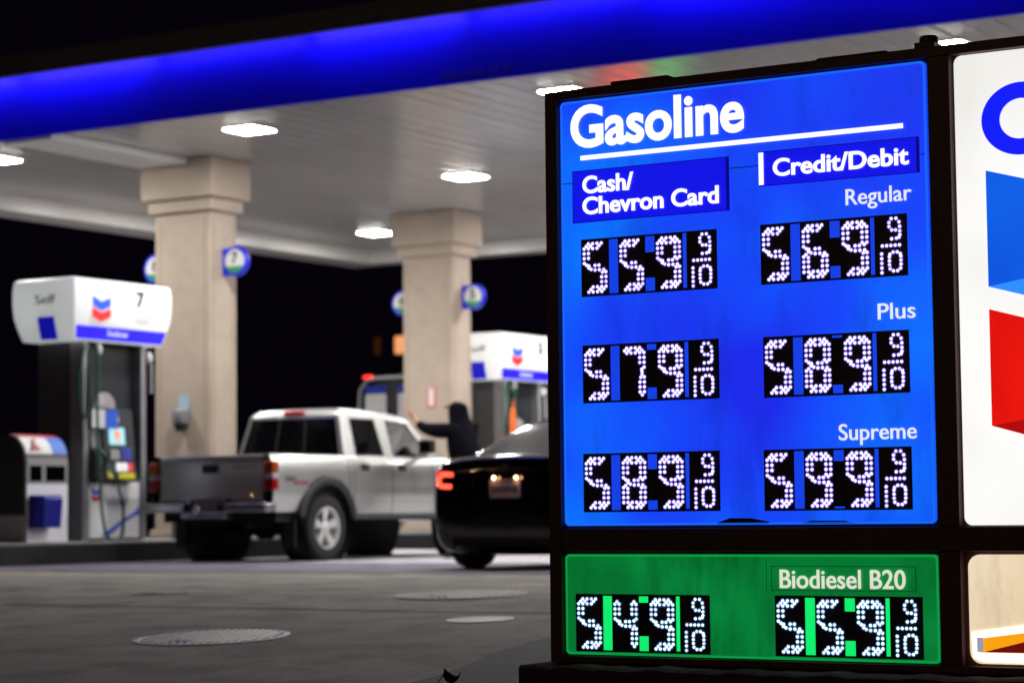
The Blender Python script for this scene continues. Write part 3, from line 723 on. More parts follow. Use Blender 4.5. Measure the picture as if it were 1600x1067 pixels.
for fx in (.35, .65):
    q = MB(); b0, t0 = P[0].lerp(P[1], fx), P[3].lerp(P[2], fx); q.quad(b0+Vector((-.012, -.004, 0)), b0+Vector((.012, -.004, 0)), t0+Vector((.012, -.004, 0)), t0+Vector((-.012, -.004, 0)))
    q.build('divider', mat('divider_black', (.02, .02, .022), .5), rw, smooth=0)
q = MB(); q.quad(*[Vector(p)+Vector((0, .004, 0)) for p in ws_pts]); q.build('windshield', tint, PK, smooth=0)
q = MB(); q.box(-.14, .14, 1.59, 1.67, 1.702, 1.748); q.build('brake_light', mat('brake_red', (.5, .01, .015), .25, emit=(.6, .01, .02), es=.2), PK, bevel=.012)
q = MB()
for sx in (-.36, .36):
    q.box(sx-.22, sx+.22, 2.55, 2.68, 1.0, 1.42); q.box(sx-.11, sx+.11, 2.57, 2.65, 1.42, 1.58); q.box(sx-.24, sx+.24, 2.68, 3.1, .95, 1.06)
q.build('seat', mat('seat_grey', (.16, .17, .15), .8), PK, bevel=.03)
q = MB(); q.box(-.72, .72, 3.08, 3.35, 1.0, 1.24); q.build('dashboard', mat('dash', (.22, .26, .20), .6), PK, bevel=.03)
q = MB(); q.box(.80, .86, 3.02, 3.10, 1.24, 1.29); q.box(.84, 1.03, 2.98, 3.10, 1.25, 1.42); mr = q.build('side_mirror', black_m, PK, bevel=.025)
q = MB(); q.quad((.86, 2.976, 1.27), (1.01, 2.976, 1.27), (1.01, 2.976, 1.40), (.86, 2.976, 1.40)); q.build('mirror_glass', mat('mirror', (.55, .6, .55), .04, 1.0), mr, smooth=0)
q = MB(); q.box(-.86, -.80, 3.02, 3.10, 1.24, 1.29); q.box(-1.03, -.84, 2.98, 3.10, 1.25, 1.42); q.build('side_mirror', black_m, PK, bevel=.025)
# tailgate
q = MB()
fz = [(.68, .010), (.70, .0), (.73, .0), (.76, .008), (1.05, .012), (1.09, .0), (1.165, .0), (1.20, .02)]
q.loops([[(-.735, .055+e, z), (-.70, .045+e, z), (.70, .045+e, z), (.735, .055+e, z), (.735, .11, z), (-.735, .11, z)] for z, e in fz])
tg = q.build('tailgate', silver, PK, bevel=.006, smooth=30)
q = MB(); q.prism(rrect(-.115, .115, 1.0, 1.095, .02), front(.05), 0, .012); q.build('handle', black_m, tg, bevel=.004)
q = MB(); q.prism(rect(.33, .66, 1.055, 1.068), front(.05), 0, .01); q.build('nameplate', mat('nameplate', (.5, .5, .5), .2, .9), tg, smooth=0)
for sg in (1, -1):
    for za, zc, mm, nm in ((.99, 1.13, amber, 'tail_light'), (.935, .985, mat('clear_lens', (.6, .5, .5), .2), 'reverse_light'), (.80, .93, redlens, 'tail_light')):
        q = MB(); q.box(sg*.758, sg*.893, .035, .15, za, zc); q.build(nm, mm, PK, bevel=.018)
q = MB()    # step bumper with a lowered middle and a plate recess
q.box(-.88, -.30, -.09, .12, .56, .665); q.box(.30, .88, -.09, .12, .56, .665); q.box(-.31, .31, -.10, .10, .49, .565)
rb = q.build('rear_bumper', mat('bumper_chrome', (.45, .45, .46), .25, .9, var=.1), PK, bevel=.018)
q = MB(); q.box(-.3, .3, -.02, .05, .56, .70); q.build('bumper_recess', black_m, rb)
q = MB(); q.prism(rrect(-.165, .165, .585, .715, .012), front(-.025), 0, .012); q.build('licence_plate', mat('plate_dim', (.20, .18, .22), .5, var=.3, vscale=25), rb, smooth=0)
for sx in (-.24, .24):
    q = MB(); q.box(sx-.03, sx+.03, -.05, -.02, .66, .69); q.build('plate_lamp', chrome, rb, bevel=.006)
q = MB(); q.lathe([(.028, 0), (.035, .05), (.02, .085), (.001, .09)], (0, -.2, .55), Z_, 16, cap0=True); q.box(-.03, .03, -.24, .05, .52, .545); q.build('tow_ball', chrome, rb)
for sg in (1, -1):
    for wy in WYS:
        q = MB(); L = []
        for k in range(25):
            a_ = R(12+156*k/24); L.append([(sg*(.872), wy+math.cos(a_)*rr, .40+math.sin(a_)*rr) if io == 0 else (sg*(.93-.02*io), wy+math.cos(a_)*rr, .40+math.sin(a_)*rr) for rr, io in ((.49, 0), (.465, 1), (.50, 0.2), (.565, 1.0), (.575, 2.6))])
        q.loops(L, 0, False, False, closed=False); q.build('wheel_flare', flare_m, PK, smooth=60)
        q = MB(); q.lathe([(.49, 0), (.49, .30)], (sg*.57, wy, .40), (sg, 0, 0), 32, cap0=True); q.build('wheel_well', under_m, PK)
        wheel(PK, sg*.765, wy, .375, .25, sg)
    q = MB(); q.box(sg*.70, sg*.86, .48, .50, .16, .50); q.build('mud_flap', rubber, PK)
q = MB(); q.box(.80, .87, 1.62, 3.6, .47, .525); q.box(-.87, -.80, 1.62, 3.6, .47, .525); q.build('rocker_trim', mat('rocker', (.07, .07, .07), .6), PK, bevel=.01)

# ================================================================== BLACK SEDAN
black_paint = mat('black_paint', (.006, .006, .010), .12, coat=1.0)
SD = thing('sedan', 'black sedan with a lit red tail lamp, just left of the price sign', 'car', (-11.35, 18.35, 0))
def sec(y, hw, z0, z1, sh=.12):
    zs = [(0, z0), (hw*.80, z0), (hw*.95, z0+.06), (hw, z0+.24), (hw*1.0, z0+(z1-z0)*.62), (hw*.985, z1-sh), (hw*.93, z1-sh*.35), (hw*.80, z1-.01), (hw*.4, z1+.012), (0, z1+.016)]
    return [(-x_, y, z) for x_, z in zs[::-1]][:-1]+[(x_, y, z) for x_, z in zs][0:]
st = [(0.0, .70, .32, .93), (.015, .78, .24, .985), (.06, .835, .16, 1.03), (.14, .865, .14, 1.055), (.3, .885, .13, 1.06), (.55, .90, .13, 1.055), (.95, .91, .14, 1.05), (1.6, .915, .14, 1.02), (2.4, .915, .14, 1.0), (3.1, .91, .14, .99), (3.6, .90, .14, .97), (4.1, .88, .14, .91), (4.4, .84, .14, .82), (4.58, .74, .22, .70), (4.63, .6, .3, .6)]
q = MB(); L = [sec(*s_) for s_ in st]; n_ = len(L[0])
q.loops(L); q.build('body', black_paint, SD, smooth=50, sub=1)
L = []
for z, yr, yf, hwv in ((1.02, .50, 3.35, .80), (1.06, .56, 3.25, .785), (1.15, .80, 3.0, .755), (1.28, 1.10, 2.65, .715), (1.38, 1.38, 2.40, .675), (1.435, 1.65, 2.25, .61), (1.462, 1.85, 2.15, .48)):
    L.append([(x_, y_, z) for x_, y_ in rrect(-hwv, hwv, yr, yf, .10 if z < 1.4 else .02, 4)])
q = MB(); q.loops(L); q.build('roof', black_paint, SD, smooth=60)
glass_grey = mat('sedan_glass', (.05, .045, .05), .10, coat=.5)
q = MB(); RW = []
for z, yr, hwv in ((1.075, .59, .67), (1.15, .80, .65), (1.28, 1.10, .62), (1.372, 1.36, .585)):
    RW.append([(-hwv, yr-.008+.03, z+.006), (-hwv*.6, yr-.012, z+.008), (hwv*.6, yr-.012, z+.008), (hwv, yr-.008+.03, z+.006)])
q.loops(RW, 0, False, False, closed=False); q.build('rear_window', glass_grey, SD, smooth=60)
for sg in (1, -1):
    q = MB(); q.loops([[(sg*(hwv+.008), ya, z), (sg*(hwv+.008), yb, z)] for z, ya, yb, hwv in ((1.07, 1.0, 2.95, .782), (1.15, 1.15, 2.75, .755), (1.28, 1.42, 2.45, .715), (1.36, 1.65, 2.3, .682))], 0, False, False, closed=False)
    q.build('side_window', dark_glass, SD, smooth=60)
    q = MB(); q.tube([(sg*.79, 1.0, 1.075), (sg*.785, 1.8, 1.08), (sg*.785, 2.9, 1.07)], .010, 6); q.build('window_trim', black_m, SD)
    # tail lamp: red block with a glowing hooked light bar
    def tl(y): return y
    LL = []
    q = MB(); q.loops([[(sg*.53, .022, z), (sg*.68, .010, z), (sg*.78, .022, z), (sg*.865, .15, z), (sg*.885, .30, z), (sg*.80, .30, z), (sg*.60, .15, z)] for z in (.745, .755, .90, .925)])
    tlo = q.build('tail_light', mat('tail_red', (.35, .004, .004), .2, coat=.7, emit=(.9, .008, .02), es=1.0), SD, bevel=.012)
    glow = mat('tail_glow', (.8, .1, .05), .4, emit=(1.0, .085, .04), es=2.6)
    q = MB(); q.tube([(sg*.585, .008, .885), (sg*.64, .004, .892), (sg*.715, -.004, .885), (sg*.74, .002, .86), (sg*.74, .002, .805), (sg*.715, -.004, .782), (sg*.64, .004, .775), (sg*.60, .008, .778)], .020, 8)
    q.build('light_bar', glow, tlo)
q = MB(); q.prism(rrect(-.36, .36, .62, .88, .03), front(.012), 0, .012); q.build('plate_recess', black_paint, SD, bevel=.004)
pl = MB(); pl.prism(rrect(-.165, .165, .665, .835, .012), front(-.004), 0, .012); pl = pl.build('licence_plate', mat('plate_pink', (.70, .56, .62), .5), SD, smooth=0)
q = MB(); q.prism(rect(-.10, .10, .805, .822), front(-.017), 0, .002)
for k in range(7): q.prism(rect(-.14+k*.041, -.112+k*.041, .712+.004*(k % 2), .775), front(-.017), 0, .002)
q.build('plate_marks', mat('plate_marks', (.12, .10, .20), .5), pl, smooth=0)
for sx in (-.10, .14):
    q = MB(); q.lathe([(.003, -.012), (.011, -.006), (.013, 0), (.011, .006), (.003, .012)], (sx, -.045, .85), (0, -1, 0), 10, cap0=True, cap1=True); q.build('plate_lamp', mat('plate_lamp', (.9, .6, .3), .3, emit=(1, .55, .25), es=22), SD)
q = MB(); q.prism(circ(0, .95, .035, 20), front(.012), 0, .02); q.build('badge', mat('badge_dim', (.12, .12, .13), .25, .8), SD)
q = MB(); q.box(-.60, .60, -.0, .1, .20, .30); q.build('diffuser', black_m, SD, bevel=.02)
for sx in (-.52, .52):
    q = MB(); q.lathe([(.04, 0), (.045, .10), (.03, .10), (.03, .02)], (sx, .1, .24), (0, -1, 0), 16); q.build('exhaust', chrome, SD)
for sg in (1, -1):
    for wy in (.74, 3.55): wheel(SD, sg*.82, wy, .335, .235, sg, rim_r=.23, rim_mat=mat('dark_alloy', (.12, .12, .13), .3, .8))
q = MB(); q.loops([[(-.02, 1.9, 1.46), (.02, 1.9, 1.46), (.02, 2.15, 1.46), (-.02, 2.15, 1.46)], [(-.006, 1.93, 1.52), (.006, 1.93, 1.52), (.006, 2.05, 1.48), (-.006, 2.05, 1.48)]]); q.build('roof_fin', black_paint, SD)
q = MB(); q.box(-.02, .02, 3.0, 3.1, 1.0, 1.1)
for sg in (1, -1):
    q = MB(); q.box(sg*.82, sg*1.0, 2.75, 2.9, 1.02, 1.14); q.build('side_mirror', black_paint, SD, bevel=.03)

# ================================================================== DARK VAN BEYOND
VN = thing('van', 'dark high roofed van with a red roof lamp, beyond the pickup cab', 'van', (-20.72, 30.6, 0))
van_m = mat('van_dark', (.012, .012, .014), .25, coat=.6)
def vrect(e, z0_, z1_, r): return rrect(-1.0+e, 1.0-e, z0_+e, z1_-e, r, 6)
q = MB()
L = [[(x_, y, z) for x_, z in vrect(e, .35, 2.74, .22)] for y, e in ((0, .06), (.05, .01), (.3, 0), (4.0, 0), (5.0, .1))]
q.loops(L); q.build('body', van_m, VN, smooth=50)
q = MB(); q.tube([(-.93, -.01, .8), (-.955, -.015, 2.2), (-.93, -.015, 2.5), (-.80, -.015, 2.66), (-.6, -.01, 2.69), (.7, -.01, 2.69)], .022, 8); q.build('door_frame', mat('van_trim', (.45, .45, .46), .3, .6), VN)
for xa, xb in ((-.83, -.43), (-.20, .62)):
    q = MB(); q.prism(rrect(xa, xb, 1.45, 2.44, .04), front(-.002), 0, .012); q.build('rear_window', mat('van_pane_reflect', (.55, .55, .56), .25, var=.15, vscale=3), VN, bevel=.004)  # pale grey pane colour stands in for the lit interior reflection
    q = MB(); q.prism(rect(xa, xb, 2.46, 2.56), front(-.002), 0, .012); q.build('blue_band', mat('van_blue', (.02, .04, .40), .4), VN, smooth=0)
q = MB(); q.box(-.87, -.70, -.04, .04, 2.685, 2.74); q.build('roof_lamp', mat('roof_lamp_red', (.8, .02, .02), .3, emit=(1, .03, .02), es=1.2), VN, bevel=.02)
q = MB(); q.box(-.9, .9, -.12, .02, .4, .58); q.build('rear_bumper', black_m, VN, bevel=.02)
for sg in (1, -1):
    for wy in (.9, 4.1): wheel(VN, sg*.86, wy, .36, .22, sg, rim_r=.21)

# ================================================================== FAR LIT SIGN
t = thing('lit_sign', 'small orange lit sign far behind, left of the farther column', 'sign', (-40.9, 60, 0))
q = MB(); q.box(-.20, .20, -.1, .1, 5.5, 6.05); q.build('lamp_box', mat('orange_lit', (.8, .3, .1), .5, emit=(1.0, .40, .15), es=1.0), t, bevel=.05)
q = MB(); q.lathe([(.10, 0), (.06, 5.44)], (0, 0, 0), Z_, 12); q.build('pole', dark_metal, t)

t2 = copy_tree(t); t2.location = (-41.8, 60, 0); t2['label'] = 'faint amber lit sign far behind, farther left of the two'
for c_ in t2.children:
    if c_.name.startswith('lamp_box'):
        c_.data = c_.data.copy(); c_.data.materials[0] = mat('amber_dim', (.08, .03, .01), .5, emit=(.5, .14, .02), es=.05); c_.scale = (.35, 1, 1)
# unseen red and green sign, added only for its coloured reflection in the soffit
t = thing('reflection_sign', 'unseen red and green lit board added behind the price sign to be mirrored in the soffit', 'sign', (-19.25, 36.0, 0)); NZ = 1.66
q = MB(); q.lathe([(.06, 0), (.06, NZ+.2)], (0, .12, 0), Z_, 12, cap1=True); q.build('post', dark_metal, t)
q = MB(); q.box(-.9, .9, -.02, .06, NZ-.3, NZ+.3); q.build('backing', black_m, t, bevel=.01)
q = MB(); q.prism(rrect(-.85, -.05, NZ-.22, NZ+.22, .05), front(-.021), 0, .03); q.build('red_glow_panel', mat('glow_red', (.6, .02, .02), .4, emit=(1, .03, .02), es=14), t, smooth=0)
q = MB(); q.prism(rrect(.15, .75, NZ-.22, NZ+.22, .05), front(-.021), 0, .03); q.build('green_glow_panel', mat('glow_green', (.02, .5, .1), .4, emit=(.02, 1, .15), es=7), t, smooth=0)

# ================================================================== PERSON
hood_m = mat('black_hoodie', (.005, .005, .009), .95, var=.3, vscale=12, spec=.08)
skin_m = mat('skin', (.52, .27, .17), .5)
jean_m = mat('dark_trousers', (.014, .014, .020), .85, var=.3, vscale=12)
def skinned(name, nodes, edges, mm, parent=None, root=0, sub=2):
    me = bpy.data.meshes.new(name); me.from_pydata([n[0] for n in nodes], edges, []); me.materials.append(mm)
    o = bpy.data.objects.new(name, me); COL.objects.link(o)
    k = o.modifiers.new('skin', 'SKIN'); k.use_smooth_shade = True
    if not me.skin_vertices: me.skin_vertices.new()
    for i, n in enumerate(nodes):
        r_ = n[1]; me.skin_vertices[0].data[i].radius = r_ if isinstance(r_, tuple) else (r_, r_)
        me.skin_vertices[0].data[i].use_root = (i == root)
    q_ = o.modifiers.new('sub', 'SUBSURF'); q_.levels = sub; q_.render_levels = sub
    dg = bpy.context.evaluated_depsgraph_get(); m2 = bpy.data.meshes.new_from_object(o.evaluated_get(dg)); m2.name = name
    o.modifiers.clear(); o.data = m2
    if not m2.materials: m2.materials.append(mm)
    m2.polygons.foreach_set('use_smooth', [True]*len(m2.polygons))
    if parent: o.parent = parent
    return o
# local frame: origin between the feet; -x is towards the truck
N = []; E_ = []
def nd(p, r_, par=None):
    N.append((p, r_)); i = len(N)-1
    if par is not None: E_.append((par, i))
    return i
pel = nd((0.02, 0, .96), (.145, .115))
belly = nd((0.01, 0, 1.12), (.145, .11), pel); chest = nd((-.03, 0, 1.33), (.165, .125), belly); neckb = nd((-.06, 0, 1.50), (.085, .08), chest)
neck = nd((-.085, 0, 1.565), (.055, .055), neckb); head = nd((-.105, 0, 1.65), (.078, .085), neck); crown = nd((-.10, 0, 1.745), (.070, .078), head)
for sy in (-1, 1):
    hip = nd((.02, sy*.095, .90), .095, pel); kn = nd((-.02, sy*.11, .50), .062, hip); an = nd((.03, sy*.12, .10), .045, kn); nd((-.12, sy*.13, .04), .036, an)
# reaching arm (nearer the camera) and the other arm lower
def arm(sy, pts, curl):
    s_ = nd((-.06, sy*.16, 1.46), .062, chest); par = s_
    for p_, r_ in pts: par = nd(p_, r_, par)
    return par
wr = arm(-1, [((-.24, -.20, 1.44), .052), ((-.46, -.17, 1.50), .040), ((-.58, -.14, 1.60), .027)], 0)
palm = nd((-.635, -.135, 1.655), (.036, .018), wr)
for k, ln in enumerate((.060, .072, .068, .052)):
    a_ = nd((-.655, -.16+.018*k, 1.69), .0095, palm); b_2 = nd((-.67-.3*ln, -.165+.02*k, 1.69+.7*ln), .0085, a_); nd((-.675-.75*ln, -.168+.021*k, 1.69+1.1*ln), .0075, b_2)
th = nd((-.60, -.175, 1.66), .011, palm); nd((-.615, -.195, 1.70), .0085, th)
wl = arm(1, [((-.10, .25, 1.20), .052), ((-.24, .24, 1.02), .040), ((-.33, .22, .90), .027)], 0)
palm2 = nd((-.37, .21, .83), (.034, .018), wl)
for k, ln in enumerate((.052, .066, .070, .06)):
    a_ = nd((-.385, .18+.018*k, .79), .0095, palm2); nd((-.385-.15*ln, .178+.019*k, .785-ln), .008, a_)
th = nd((-.40, .165, .83), .011, palm2); nd((-.42, .155, .79), .0085, th)
PS = skinned('person', N, E_, skin_m)
tag(PS, 'person in a black hooded jacket reaching over to wipe the pickup windshield', 'person')
PS.location = (-14.98, 23.28, 0); PS.scale = (1.03, 1.06, 1.035)
# face
q = MB()
q.loops([[(-.178, -.013, 1.645), (-.178, .013, 1.645), (-.178, .01, 1.69), (-.178, -.01, 1.69)], [(-.205, -.006, 1.652), (-.205, .006, 1.652), (-.185, .004, 1.69), (-.185, -.004, 1.69)]])
q.build('nose', skin_m, PS)
q = MB()
for sy in (-1, 1): q.lathe([(.011, 0), (.008, .006), (.001, .008)], (-.176, sy*.033, 1.688), (-1, 0, 0), 10)
q.build('eye', ink, PS)
q = MB(); q.box(-.182, -.174, -.022, .022, 1.612, 1.620); q.build('mouth', mat('lips', (.32, .10, .09), .5), PS)
# hoodie: torso, sleeves and hood
N, E_ = [], []
pel = nd((0.04, 0, .92), (.205, .18)); belly = nd((0.04, 0, 1.10), (.21, .185), pel); chest = nd((.02, 0, 1.32), (.23, .205), belly); neckb = nd((-.03, 0, 1.51), (.155, .14), chest)
hk = nd((-.06, 0, 1.61), (.128, .125), neckb); hd_ = nd((-.075, 0, 1.70), (.130, .132), hk); ht = nd((-.05, 0, 1.79), (.088, .092), hd_)
for sy, pts in ((-1, [((-.24, -.20, 1.45), .095), ((-.42, -.175, 1.485), .07), ((-.53, -.155, 1.545), .05)]), (1, [((-.10, .25, 1.20), .080), ((-.24, .24, 1.02), .062), ((-.31, .225, .93), .045)])):
    par = nd((-.03, sy*.17, 1.45), .10, chest)
    for p_, r_ in pts: par = nd(p_, r_, par)
hoodie = skinned('hoodie', N, E_, hood_m, PS)
# open the front of the hood so that the face shows
bm = bmesh.new(); bm.from_mesh(hoodie.data)
dl = [f_ for f_ in bm.faces if (lambda c: c.x < -.115 and 1.59 < c.z < 1.75 and abs(c.y) < .075)(f_.calc_center_median())]
bmesh.ops.delete(bm, geom=dl, context='FACES'); bm.to_mesh(hoodie.data); bm.free()
q = MB(); q.loops([[(-.16, -.07, 1.735), (-.16, .07, 1.735), (-.12, .08, 1.75), (-.12, -.08, 1.75)], [(-.235, -.05, 1.72), (-.235, .05, 1.72), (-.235, .05, 1.727), (-.235, -.05, 1.727)]]); q.build('cap_brim', hood_m, PS)
N, E_ = [], []
pel = nd((.02, 0, .93), (.165, .135))
for sy in (-1, 1):
    hip = nd((.02, sy*.10, .84), .115, pel); kn = nd((-.02, sy*.112, .48), .082, hip); nd((.03, sy*.12, .09), .072, kn)
skinned('trousers', N, E_, jean_m, PS)
for sy in (-1, 1):
    q = MB(); q.loops([[(-.14+.17*0+x_, sy*.125+y_, z) for x_, y_ in rrect(-.05, .24, -.05, .05, .045, 4)] if z < .05 else [(-.14+x_*s_+.04*(1-s_)*2, sy*.125+y_*s_, z) for x_, y_ in rrect(-.04, .23, -.045, .045, .04, 4)] for z, s_ in ((.004, 1), (.035, 1), (.07, .95), (.11, .6))])
    q.build('shoe', mat('shoe_black', (.02, .02, .02), .6), PS)

# ================================================================== PRICE SIGN
SY = 8.11
SG = thing('price_sign', 'lit blue, green and white fuel price sign in a dark frame', 'price sign', (0, 0, 0))
frame_m = mat('sign_frame', (.075, .035, .040), .45, var=.35, vscale=5, bump=.15, bscale=60)
gasket = mat('gasket', (.006, .005, .007), .6)
blue_panel = lit_panel('lit_blue', (.012, .024, .82), (.007, .065, .96), (.003, .17, 1.0), 1.15, .28, 1.0, (.01, .03, .5), 7)
blue_dark = mat('lit_blue_dark', (.01, .01, .5), .3, emit=(.006, .008, .84), es=.92)
blue_rim = mat('lit_blue_rim', (.02, .1, .6), .4, emit=(.01, .15, 1.0), es=.9)
blue_gap = mat('lit_blue_gap', (.01, .05, .5), .4, emit=(.008, .06, .93), es=.85)
green_panel = lit_panel('lit_green', (.001, .135, .022), (.001, .185, .034), (.002, .25, .05), 2.2, .5, 1.0, (.01, .2, .05), 6)
green_rim = mat('lit_green_rim', (.02, .3, .08), .4, emit=(.003, .30, .06), es=1)
green_gap = mat('lit_green_gap', (.02, .5, .15), .3, emit=(.005, .85, .16), es=1.0)
white_panel = lit_panel('lit_white', (.84, .84, .80), (.90, .90, .87), (1, 1, .98), 1.2, .06, 1.0, (.8, .8, .8), 5)
cream_panel = lit_panel('lit_cream', (.70, .52, .33), (.82, .66, .45), (.90, .76, .56), 2.0, .25, 1.0, (.7, .6, .4), 10)
txt_m = mat('lit_text', (.8, .8, .8), .4, emit=(1, 1, 1), es=1.15)
txt_soft = mat('lit_text_soft', (.8, .8, .8), .4, emit=(.80, .84, .92), es=.95)
txt_cream = mat('lit_text_cream', (.8, .8, .7), .4, emit=(.82, .80, .70), es=.9)
line_d = mat('panel_line', (.004, .004, .02), .5)
q = MB()    # cabinet body behind the faces
XR = -1.28
q.box(-4.775, XR+.05, SY+.02, SY+.42, -.055, 2.215)
q.box(-4.80, -4.745, SY-.02, SY+.44, -.07, 2.235)           # left jamb
q.box(-4.818, -4.801, SY+.03, SY+.46, -.07, 1.74)            # side plate on the jamb
q.box(-4.744, XR+.10, SY-.018, SY+.43, 2.197, 2.236)         # head
q.box(-4.744, XR+.10, SY-.018, SY+.02, .372, .462)           # rail between the two rows
q.box(-4.744, XR+.10, SY-.018, SY+.43, -.07, -.042)          # sill
for za, zc in ((-.0415, .3715), (.4625, 2.1965)):
    q.box(-3.149, -3.064, SY-.020, SY+.02, za, zc); q.box(XR+.01, XR+.10, SY-.02, SY+.43, za, zc)
fo = q.build('frame', frame_m, SG, bevel=.004)
q = MB()    # inner gaskets round each face
def ring(q, x0, x1, z0, z1, w_, d0, d1):
    q.box(x0, x0+w_, SY-d1, SY-d0, z0+w_, z1-w_); q.box(x1-w_, x1, SY-d1, SY-d0, z0+w_, z1-w_); q.box(x0, x1, SY-d1, SY-d0, z0, z0+w_); q.box(x0, x1, SY-d1, SY-d0, z1-w_, z1)
q.build('x', gasket) if False else None
for nm, x0, x1, z0, z1 in ():
    pass
q = MB(); q.lathe([(.036, 0), (.036, .055), (.028, .065), (.001, .066)], (-3.185, SY+.1, 2.236), Z_, 24, cap0=True); q.box(-3.225, -3.145, SY+.05, SY+.2, 2.236, 2.27); q.build('post_cap', frame_m, SG, bevel=.003)
q = MB(); q.loops([[(-4.53, SY+.06, 2.2365), (-4.24, SY+.06, 2.2365), (-4.24, SY+.35, 2.2365), (-4.53, SY+.35, 2.2365)], [(-4.53, SY+.05, 2.262), (-4.27, SY+.05, 2.262), (-4.27, SY+.36, 2.262), (-4.53, SY+.36, 2.262)]])
q.build('top_bracket', mat('rust_bracket', (.14, .06, .04), .5, var=.4, vscale=12), SG)
q = MB(); q.loops([[(-3.64, SY+.06, 2.2365), (-3.31, SY+.06, 2.2365), (-3.31, SY+.35, 2.2365), (-3.64, SY+.35, 2.2365)], [(-3.62, SY+.05, 2.256), (-3.34, SY+.05, 2.256), (-3.34, SY+.36, 2.256), (-3.62, SY+.36, 2.256)]])
q.build('top_bracket', mat('dark_bracket', (.05, .03, .025), .5, var=.4, vscale=12), SG)
F = front(SY)
def face(x0, x1, z0, z1, r_, nm, mm, rim):
    q = MB(); q.prism(rrect(x0, x1, z0, z1, r_, 6), F, -.018, -.001)
    o_ = q.build(nm, mm, SG, bevel=.0, smooth=0)
    if rim:
        q = MB(); w_ = .007
        A = rrect(x0, x1, z0, z1, r_, 6); B_ = rrect(x0+w_, x1-w_, z0+w_, z1-w_, max(.004, r_-w_*.5), 6)
        vs = [(x_, SY-.0012, z) for x_, z in A]+[(x_, SY-.004, z) for x_, z in B_]+[(x_, SY-.0012, z) for x_, z in [(a_+(b_2-a_)*1.25, c_+(d_-c_)*1.25) for (a_, c_), (b_2, d_) in zip(A, B_)]]
        n = len(A); fs = [(i, (i+1) % n, n+(i+1) % n, n+i) for i in range(n)]+[(n+i, n+(i+1) % n, 2*n+(i+1) % n, 2*n+i) for i in range(n)]
        q.add(vs, fs); q.build('face_rim', rim, o_, smooth=0)
    return o_
bf = face(-4.737, -3.163, .473, 2.189, .02, 'gasoline_face', blue_panel, blue_rim)
gf = face(-4.737, -3.157, -.037, .360, .018, 'biodiesel_face', green_panel, green_rim)
wf = face(-3.052, XR, .466, 2.192, .03, 'emblem_face', white_panel, None)
cf_ = face(-3.043, XR, -.033, .360, .045, 'snack_face', cream_panel, None)
def words(s_, x0, x1, zb_, cap, mm, parent, bold=.0, d=.004):
    q = MB(); lettering(q, s_, F, x0, x1, zb_, cap, d, d+.004, bold); return q.build('lettering', mm, parent, smooth=0)
words('Gasoline', -4.686, -3.908, 1.994, .172, txt_m, bf, .027)
q = MB(); q.prism(rect(-4.641, -3.254, 1.944, 1.962), F, .004, .008); q.build('underline', txt_m, bf, smooth=0)
# sliding word strips in their tracks
for x0, x1, z0, z1 in ((-4.681, -3.978, 1.690, 1.902), (-3.848, -3.192, 1.772, 1.907)):
    q = MB(); q.prism(rect(x0, x1, z0, z1), F, .0, .003); tr = q.build('word_strip', blue_dark, bf, smooth=0)
    q = MB()
    for a_ in ((x0, x1, z1-.003, z1), (x0, x1, z0, z0+.003), (x0, x0+.002, z0+.003, z1-.003), (x1-.012, x1, z0+.003, z1-.003)): q.prism(rect(*a_), F, .0031, .006)
    q.build('track', mat('track_blue', (.004, .004, .12), .4, emit=(.002, .002, .22), es=.8), tr, smooth=0)
q = MB(); q.prism(rect(-3.848, -3.829, 1.778, 1.903), F, .0062, .009); q.build('white_edge', txt_m, bf, smooth=0)
words('Cash/', -4.632, -4.400, 1.807, .070, txt_m, bf, .024, .0065); words('Chevron Card', -4.633, -4.022, 1.722, .070, txt_m, bf, .024, .0065)
words('Credit/Debit', -3.788, -3.233, 1.806, .068, txt_m, bf, .023, .0065)
words('Regular', -3.490, -3.226, 1.672, .060, txt_soft, bf, .005); words('Plus', -3.370, -3.221, 1.233, .060, txt_soft, bf, .005); words('Supreme', -3.537, -3.227, .787, .060, txt_soft, bf, .005)
for x0, x1, z0, z1 in ((-4.735, -4.683, 1.853, 1.856), (-3.976, -3.850, 1.853, 1.856), (-3.190, -3.166, 1.838, 1.841)):
    q = MB(); q.prism(rect(x0, x1, z0, z1), F, .001, .003); q.build('panel_seam', line_d, bf, smooth=0)
for P_ in ([(-4.06, .480), (-4.0, .499), (-3.91, .498), (-3.83, .484), (-3.84, .476), (-4.05, .476)], [(-3.70, .476), (-3.66, .487), (-3.52, .486), (-3.48, .476)]):
    q = MB(); q.prism(P_, F, .001, .003); q.build('peeled_edge', line_d, bf, smooth=0)
q = MB(); ring_ = ((-3.829, -3.243, .314, .317), (-3.829, -3.243, .223, .226), (-3.829, -3.827, .226, .314), (-3.246, -3.243, .226, .314))
for a_ in ring_: q.prism(rect(*a_), F, .001, .005)
q.prism(rect(-3.85, -3.848, .21, .345), F, .001, .003)
q.build('word_frame', mat('track_green', (.004, .06, .015), .4, emit=(.001, .05, .012), es=1), gf, smooth=0)
words('Biodiesel B20', -3.792, -3.284, .233, .070, txt_cream, gf, .010)

